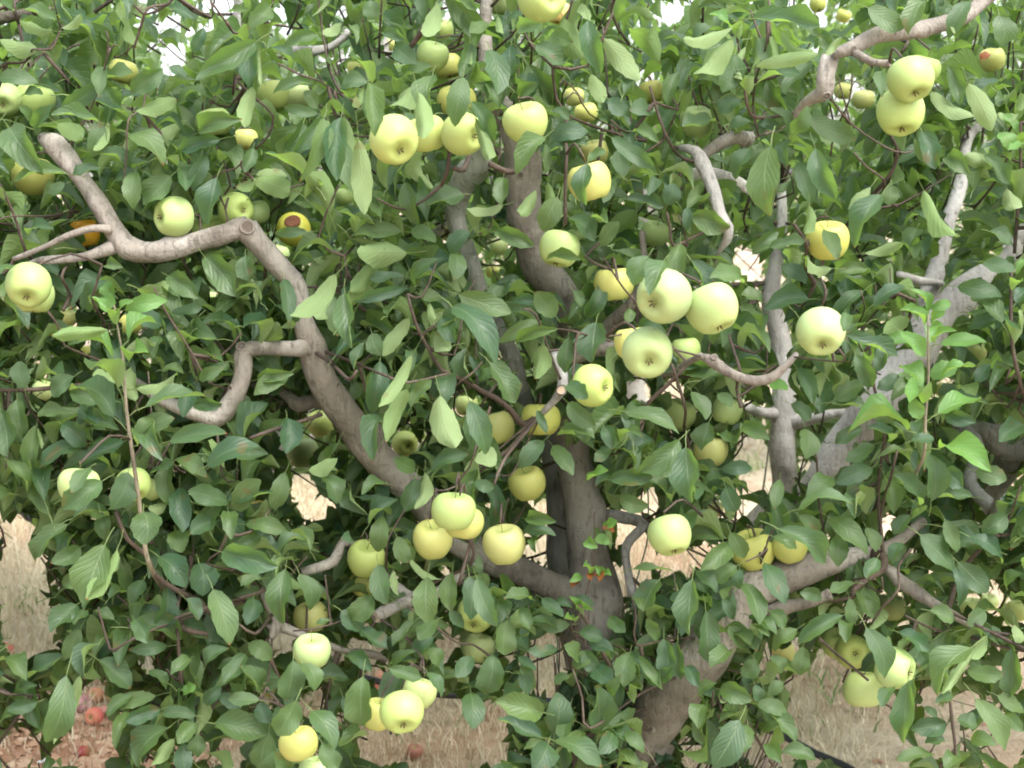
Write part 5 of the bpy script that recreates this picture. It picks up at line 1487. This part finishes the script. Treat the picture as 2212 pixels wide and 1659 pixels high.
# ------------------------------------------------------------------ low suckers round the foot of the trunk: small dark leaves
fp = P(1230, 1560, 2.75)
FB = np.array([fp[0], fp[1], 0.0])
shrub = thing('sucker_shrub', 'dark small leaved suckers growing up against the foot of the near trunk', 'shrub', FB)
r_ = np.random.default_rng(31)
cs = []
VS, FS, off = [], [], 0
for k in range(46):
    u, v = r_.uniform(1130, 1430), r_.uniform(1290, 1650)
    if k > 30:
        u, v = r_.uniform(1500, 1690), r_.uniform(1400, 1640)
    top = P(u, v, r_.uniform(2.62, 2.8))
    bot = FB + np.array([(top[0] - FB[0]) * .3, r_.normal(0, .04), -.02])
    if top[2] < .3:
        continue
    mid = (top + bot) / 2 + np.array([r_.normal(0, .03), 0, .05])
    V, Fq, s, _ = tube_arrays([(*bot, .004), (*mid, .003), (*top, .0012)], 5, .04, 0, 1)
    VS.append(V - FB); FS.append(Fq + off); off += len(V)
    for j in range(len(s)):
        if s[j, 2] > .3:
            cs.append(s[j, :3])
link('stems', mesh_np('stems', np.vstack(VS), np.vstack(FS), M_TWIG), shrub, 'stuff')
pos, Y, N, L, W, tint, idx = clusters(np.array(cs), (2, 4), .02, 33, .028, .05)
ok = visible_ok(pos, Y, N, L, W)
pos, Y, N, L, W, tint = (a[ok] for a in (pos, Y, N, L, W, tint))
_, _, dd = proj(pos)
order = np.argsort(dd)
def leaf_parts(sel, tm, parent, base, posn, Yn, Nn, Ln, Wn, name='leaf'):
    proto = link(name, tm[0], parent)
    for q, i in enumerate(sel):
        o = proto if q == 0 else proto.copy()
        if q:
            COL.objects.link(o)
            o.parent = parent
        if q:
            o.data = tm[q % len(tm)]
        set_leaf(o, posn[i], Yn[i], Nn[i], Ln[i], Wn[i], base)
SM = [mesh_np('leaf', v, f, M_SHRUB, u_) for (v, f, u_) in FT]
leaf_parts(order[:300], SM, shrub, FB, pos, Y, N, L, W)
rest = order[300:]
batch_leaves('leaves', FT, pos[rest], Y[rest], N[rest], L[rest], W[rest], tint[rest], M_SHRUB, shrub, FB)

# ------------------------------------------------------------------ trees behind
BGM = [mesh_np('leaf', v, f, M_LEAFB, u_) for (v, f, u_) in FT]
def back_tree(label, limbs_rows, base, seed, box, n_c, lmin, lmax, n_parts, group=None, simple_t=True, gen=None, per=(5, 9), dens=None):
    tree = thing('apple_tree', label, 'tree', base, group)
    sk = []
    if limbs_rows:
        for q, (nm, bk, sides, rows) in enumerate(limbs_rows):
            pts = rowpts(rows)
            if nm == 'trunk':
                pts = [(pts[0][0], pts[0][1], -.1, pts[0][3] * 1.15)] + pts
            V, Fq, s, t = tube_arrays(pts, sides, .03, .08, seed * 10 + q)
            link(nm, mesh_np(nm, V - base, Fq, BM[bk]), tree)
            sk.append(s[:, :3])
            keep_rows(rows, .8)
    if gen:
        r = np.random.default_rng(seed)
        V, Fq, s, t = tube_arrays([(base[0], base[1], -.1, .085), (base[0] + .02, base[1], .35, .07), (base[0] + r.normal(0, .04), base[1], .7, .065)], 14, .05, .08, seed)
        link('trunk', mesh_np('trunk', V - base, Fq, M_BARKP), tree)
        sk.append(s[:, :3])
        for k in range(5):
            a = k * 1.2566 + r.uniform(-.3, .3)
            rr, hh = gen
            p0 = np.array([base[0], base[1], r.uniform(.4, .7)])
            p3 = p0 + np.array([math.cos(a) * rr, math.sin(a) * rr, hh * r.uniform(.7, 1)])
            m1 = p0 + np.array([math.cos(a) * rr * .45, math.sin(a) * rr * .45, hh * .25]) + r.normal(0, .05, 3)
            m2 = p0 + np.array([math.cos(a) * rr * .8, math.sin(a) * rr * .8, hh * .6]) + r.normal(0, .08, 3)
            V, Fq, s, t = tube_arrays([(*p0, .045), (*m1, .036), (*m2, .026), (*p3, .01)], 10, .07, .1, seed + k)
            link('limb', mesh_np('limb', V - base, Fq, M_BARKP), tree)
            sk.append(s[:, :3])
    sk = np.vstack(sk)
    cen = sample_box(n_c, seed + 3, *box, dens)
    pos, Y, N, L, W, tint, idx = clusters(cen, per, .06, seed + 4, lmin, lmax)
    ok = visible_ok(pos, Y, N, L, W)
    used = np.unique(idx[ok])
    pos, Y, N, L, W, tint = (a[ok] for a in (pos, Y, N, L, W, tint))
    u, v, d = proj(pos)
    inv = (u > -60) & (u < 2272) & (v > -60) & (v < 1720)
    score = np.where(inv, d, 99)
    order = np.argsort(score)
    n_parts = min(n_parts, int(inv.sum()))
    leaf_parts(order[:n_parts], BGM, tree, base, pos, Y, N, L, W)
    rest = order[n_parts:]
    batch_leaves('leaves', FT2 if simple_t else FT, pos[rest], Y[rest], N[rest], L[rest], W[rest], tint[rest], M_LEAFB, tree, base)
    VS, FS, off = [], [], 0
    for c in used[::2]:
        p = cen[c]
        tgt, dist = nearest_skel(p, sk)
        if dist > .8:
            continue
        uu, vv, dd = proj((p + tgt) / 2)
        if 0 <= uu < 2212 and 0 <= vv < 1659 and K[int(vv // KS), int(uu // KS)] > dd:
            continue
        V, Fq, _, _ = tube_arrays([(*p, .002), (*((p + tgt) / 2 + np.array([0, 0, -.04])), .003), (*tgt, .005)], 4, .15, 0, 3)
        VS.append(V - base); FS.append(Fq + off); off += len(V)
    if VS:
        link('fine_twigs', mesh_np('fine_twigs', np.vstack(VS), np.vstack(FS), M_TWIG), tree, 'stuff')
    return tree

def dens_mid(p):
    u, v, d = proj(p)
    f = np.ones(len(p))
    f[p[:, 2] < .75] = .25
    f[v < -60] = .12
    f[p[:, 2] < .5] = 0
    return f
b0 = rowpts(LIMBS_MID[0][3])[0]
back_tree('tree with two pale smooth trunks showing through the leaves right of the near tree', LIMBS_MID, np.array([b0[0], b0[1], 0.0]), 50, ((.1, 1.75), (4.0, 5.3), (.45, 2.7)), 620, .075, .115, 300, dens=dens_mid)
b0 = rowpts(LIMBS_RIGHT[0][3])[0]
back_tree('tree at the right edge whose pale knee shaped branch hangs down with a cut end', LIMBS_RIGHT, np.array([b0[0], b0[1], 0.0]), 70, ((1.2, 2.6), (3.1, 4.6), (.45, 2.6)), 420, .075, .115, 300, dens=dens_mid)
back_tree('tree close behind the left half of the near tree, full of leaves', None, np.array([-.95, 4.7, 0]), 90, ((-2.0, .1), (3.9, 5.4), (.5, 2.6)), 720, .075, .115, 300, gen=(.9, 2.0), dens=dens_mid)
back_tree('tree filling the view beyond the left edge', None, np.array([-2.7, 4.9, 0]), 110, ((-3.6, -1.9), (4.0, 5.8), (.5, 2.6)), 400, .075, .115, 200, gen=(.9, 2.0), dens=dens_mid)
G2 = 'apple trees in the row beyond'
def dens_far(p):
    f = np.ones(len(p))
    f[p[:, 2] < .8] = .4
    f[p[:, 2] > 2.7] = .6
    return f
for k, (x, y, lab) in enumerate([(-3.4, 8.2, 'leftmost tree of the further row, seen through the top left leaves'), (-1.3, 8.4, 'further row tree standing left of the near trunk, behind the top left sky gaps'),
                                 (.7, 8.1, 'further row tree seen behind the upper trunk, pale in the distance'), (2.8, 8.3, 'rightmost tree of the further row, behind the bright apple trio')]):
    back_tree(lab, None, np.array([x, y, 0]), 130 + k * 20, ((x - 1.1, x + 1.1), (y - 1, y + 1), (.5, 3.35 if k > 1 else 3.15)), 560, .075, .115, 150, G2, gen=(.9, 2.2), dens=dens_far)
for k, (x, y, lab) in enumerate([(-6.2, 13.2, 'leftmost tree of the most distant row'), (-2.6, 13.6, 'most distant row tree left of the centre'), (1.0, 13.3, 'most distant row tree just right of the centre'), (4.6, 13.5, 'rightmost tree of the most distant row')]):
    back_tree(lab, None, np.array([x, y, 0]), 330 + k * 20, ((x - 1.8, x + 1.8), (y - .9, y + .9), (.4, 3.4 if k > 1 else 2.9)), 520, .09, .14, 60, 'apple trees in the most distant row', gen=(1.2, 2.4), dens=dens_far)

# ------------------------------------------------------------------ irrigation hoses, twine, fallen apples
def ground_tube(name, label, cat, pts, r, m):
    s = [(p[0], p[1], p[2], r) for p in pts]
    V, Fq, sp_, t = tube_arrays(s, 10, .04, 0, 1)
    b = np.array([pts[0][0], pts[0][1], 0])
    root = thing(name, label, cat, b)
    link('tube', mesh_np('tube', V - b, Fq, m), root)
    return root, sp_, t, b
def G2P(t, x, y, z):
    u, v = TC(t, x, y)
    return GP(u, v, z)
h1 = [G2P(6, 1700, 960, .11), G2P(6, 2000, 1010, .11), G2P(7, 0, 1035, .11), G2P(7, 250, 1100, .11), G2P(7, 600, 1180, .11), G2P(7, 1000, 1192, .11), G2P(7, 1350, 1225, .11), G2P(7, 1800, 1260, .11),
      G2P(8, 200, 1330, .10), G2P(8, 520, 1400, .10), G2P(8, 700, 1475, .11), G2P(8, 860, 1565, .11), G2P(8, 1060, 1650, .10), G2P(8, 1300, 1800, .10)]
root, s, t, b = ground_tube('irrigation_hose', 'black irrigation hose running along the dry grass and passing behind the near trunk', 'hose', h1, .011, M_HOSE)
p1 = [P(*TC(3, -200, 1500), 4.6), P(*TC(6, 20, -60), 4.6), P(*TC(6, 150, 10), 4.5), P(*TC(6, 260, 100), 4.45), P(*TC(6, 400, 215), 4.4), P(*TC(6, 620, 420), 4.4), P(*TC(6, 900, 760), 4.4)]
root, s, t, b = ground_tube('irrigation_hose', 'black hose with a connector slanting down at the left edge behind the leaves', 'hose', p1, .0085, M_HOSE)
cn = P(*TC(6, 185, 25), 4.49)
V, Fq, _, _ = tube_arrays([(*(cn - (p1[3] - p1[2]) * .22), .014), (*cn, .017), (*(cn + (p1[3] - p1[2]) * .22), .014)], 12, .01, 0, 1)
link('connector', mesh_np('connector', V - b, Fq, M_HOSE), root)
p2 = [P(*TC(7, 1985, -200), 2.95), P(*TC(7, 1990, 120), 2.95), P(*TC(7, 1960, 280), 2.96), P(*TC(7, 1905, 470), 2.97), P(*TC(7, 1880, 560), 2.98)]
ground_tube('twine', 'thin green twine hanging in a loop right of the near trunk', 'twine', p2, .0016, M_TWINE)
p2 = [P(*TC(7, 1400, 700), 3.0), P(*TC(7, 1402, 850), 3.0), P(*TC(7, 1398, 960), 3.0), P(*TC(7, 1410, 1035), 3.0)]
ground_tube('twine', 'thin green twine hanging straight down left of the near trunk over the dry grass', 'twine', p2, .0014, M_TWINE)

FALLEN = [(6, 620, 1135, .058, (.42, .22, .13), 'fallen orange and yellow apple, farthest of the group on the ground at the lower left'),
          (6, 525, 1212, .062, (.48, .26, .26), 'fallen dull pink apple leftmost of the group in the dry grass at the lower left'),
          (6, 608, 1295, .060, (.50, .11, .13), 'fallen bright red apple at the front of the group in the dry grass'),
          (6, 672, 1272, .052, (.45, .22, .20), 'fallen purplish apple touching the right of the bright red one'),
          (6, 540, 1497, .040, (.26, .05, .04), 'fallen small dark red apple on bare red soil at the lower left'),
          (6, 735, 1140, .050, (.36, .22, .15), 'fallen brownish apple right of the orange and yellow one'),
          (6, 80, 1335, .045, (.38, .05, .04), 'fallen dark red apple near the left edge'),
          (6, 45, 925, .055, (.45, .14, .09), 'fallen red apple in the tall straw at the left edge'),
          (6, 655, 822, .045, (.6, .25, .25), 'fallen pink apple glimpsed between leaves over the straw'),
          (7, 262, 1058, .055, (.62, .35, .28), 'fallen pale pink apple just above the hose'),
          (7, 235, 1140, .060, (.38, .12, .11), 'fallen red apple just below the hose left of the low apple cluster'),
          (7, 475, 1570, .05, (.30, .14, .12), 'fallen dull red apple in dry grass under the low apple cluster'),
          (3, 395, 1432, .075, (.38, .05, .03), 'red apple lying far off beside the left row, level with the shoot foot')]
for q, (t, x, y, dm, c, lab) in enumerate(FALLEN):
    p = G2P(t, x, y, dm * .45)
    p[2] = gz(p[0], p[1]) + dm * .42
    make_apple('fallen_apple', lab, None, p, dm / 2, Vector((random.uniform(-1, 1), random.uniform(-1, 1), random.uniform(-.6, .6))), 'p', q, c)
wp = G2P(6, 245, 1625, .02)
V, Fq, _, _ = tube_arrays([(*wp, .004), (*(wp + np.array([.03, .005, .008])), .006), (*(wp + np.array([.055, .0, .0])), .003)], 8, .01, .1, 2)
o = link('paper_scrap', mesh_np('paper_scrap', V, Fq, M_WHITE))
o['label'] = 'small white scrap lying on the red soil at the bottom left'
o['category'] = 'scrap'
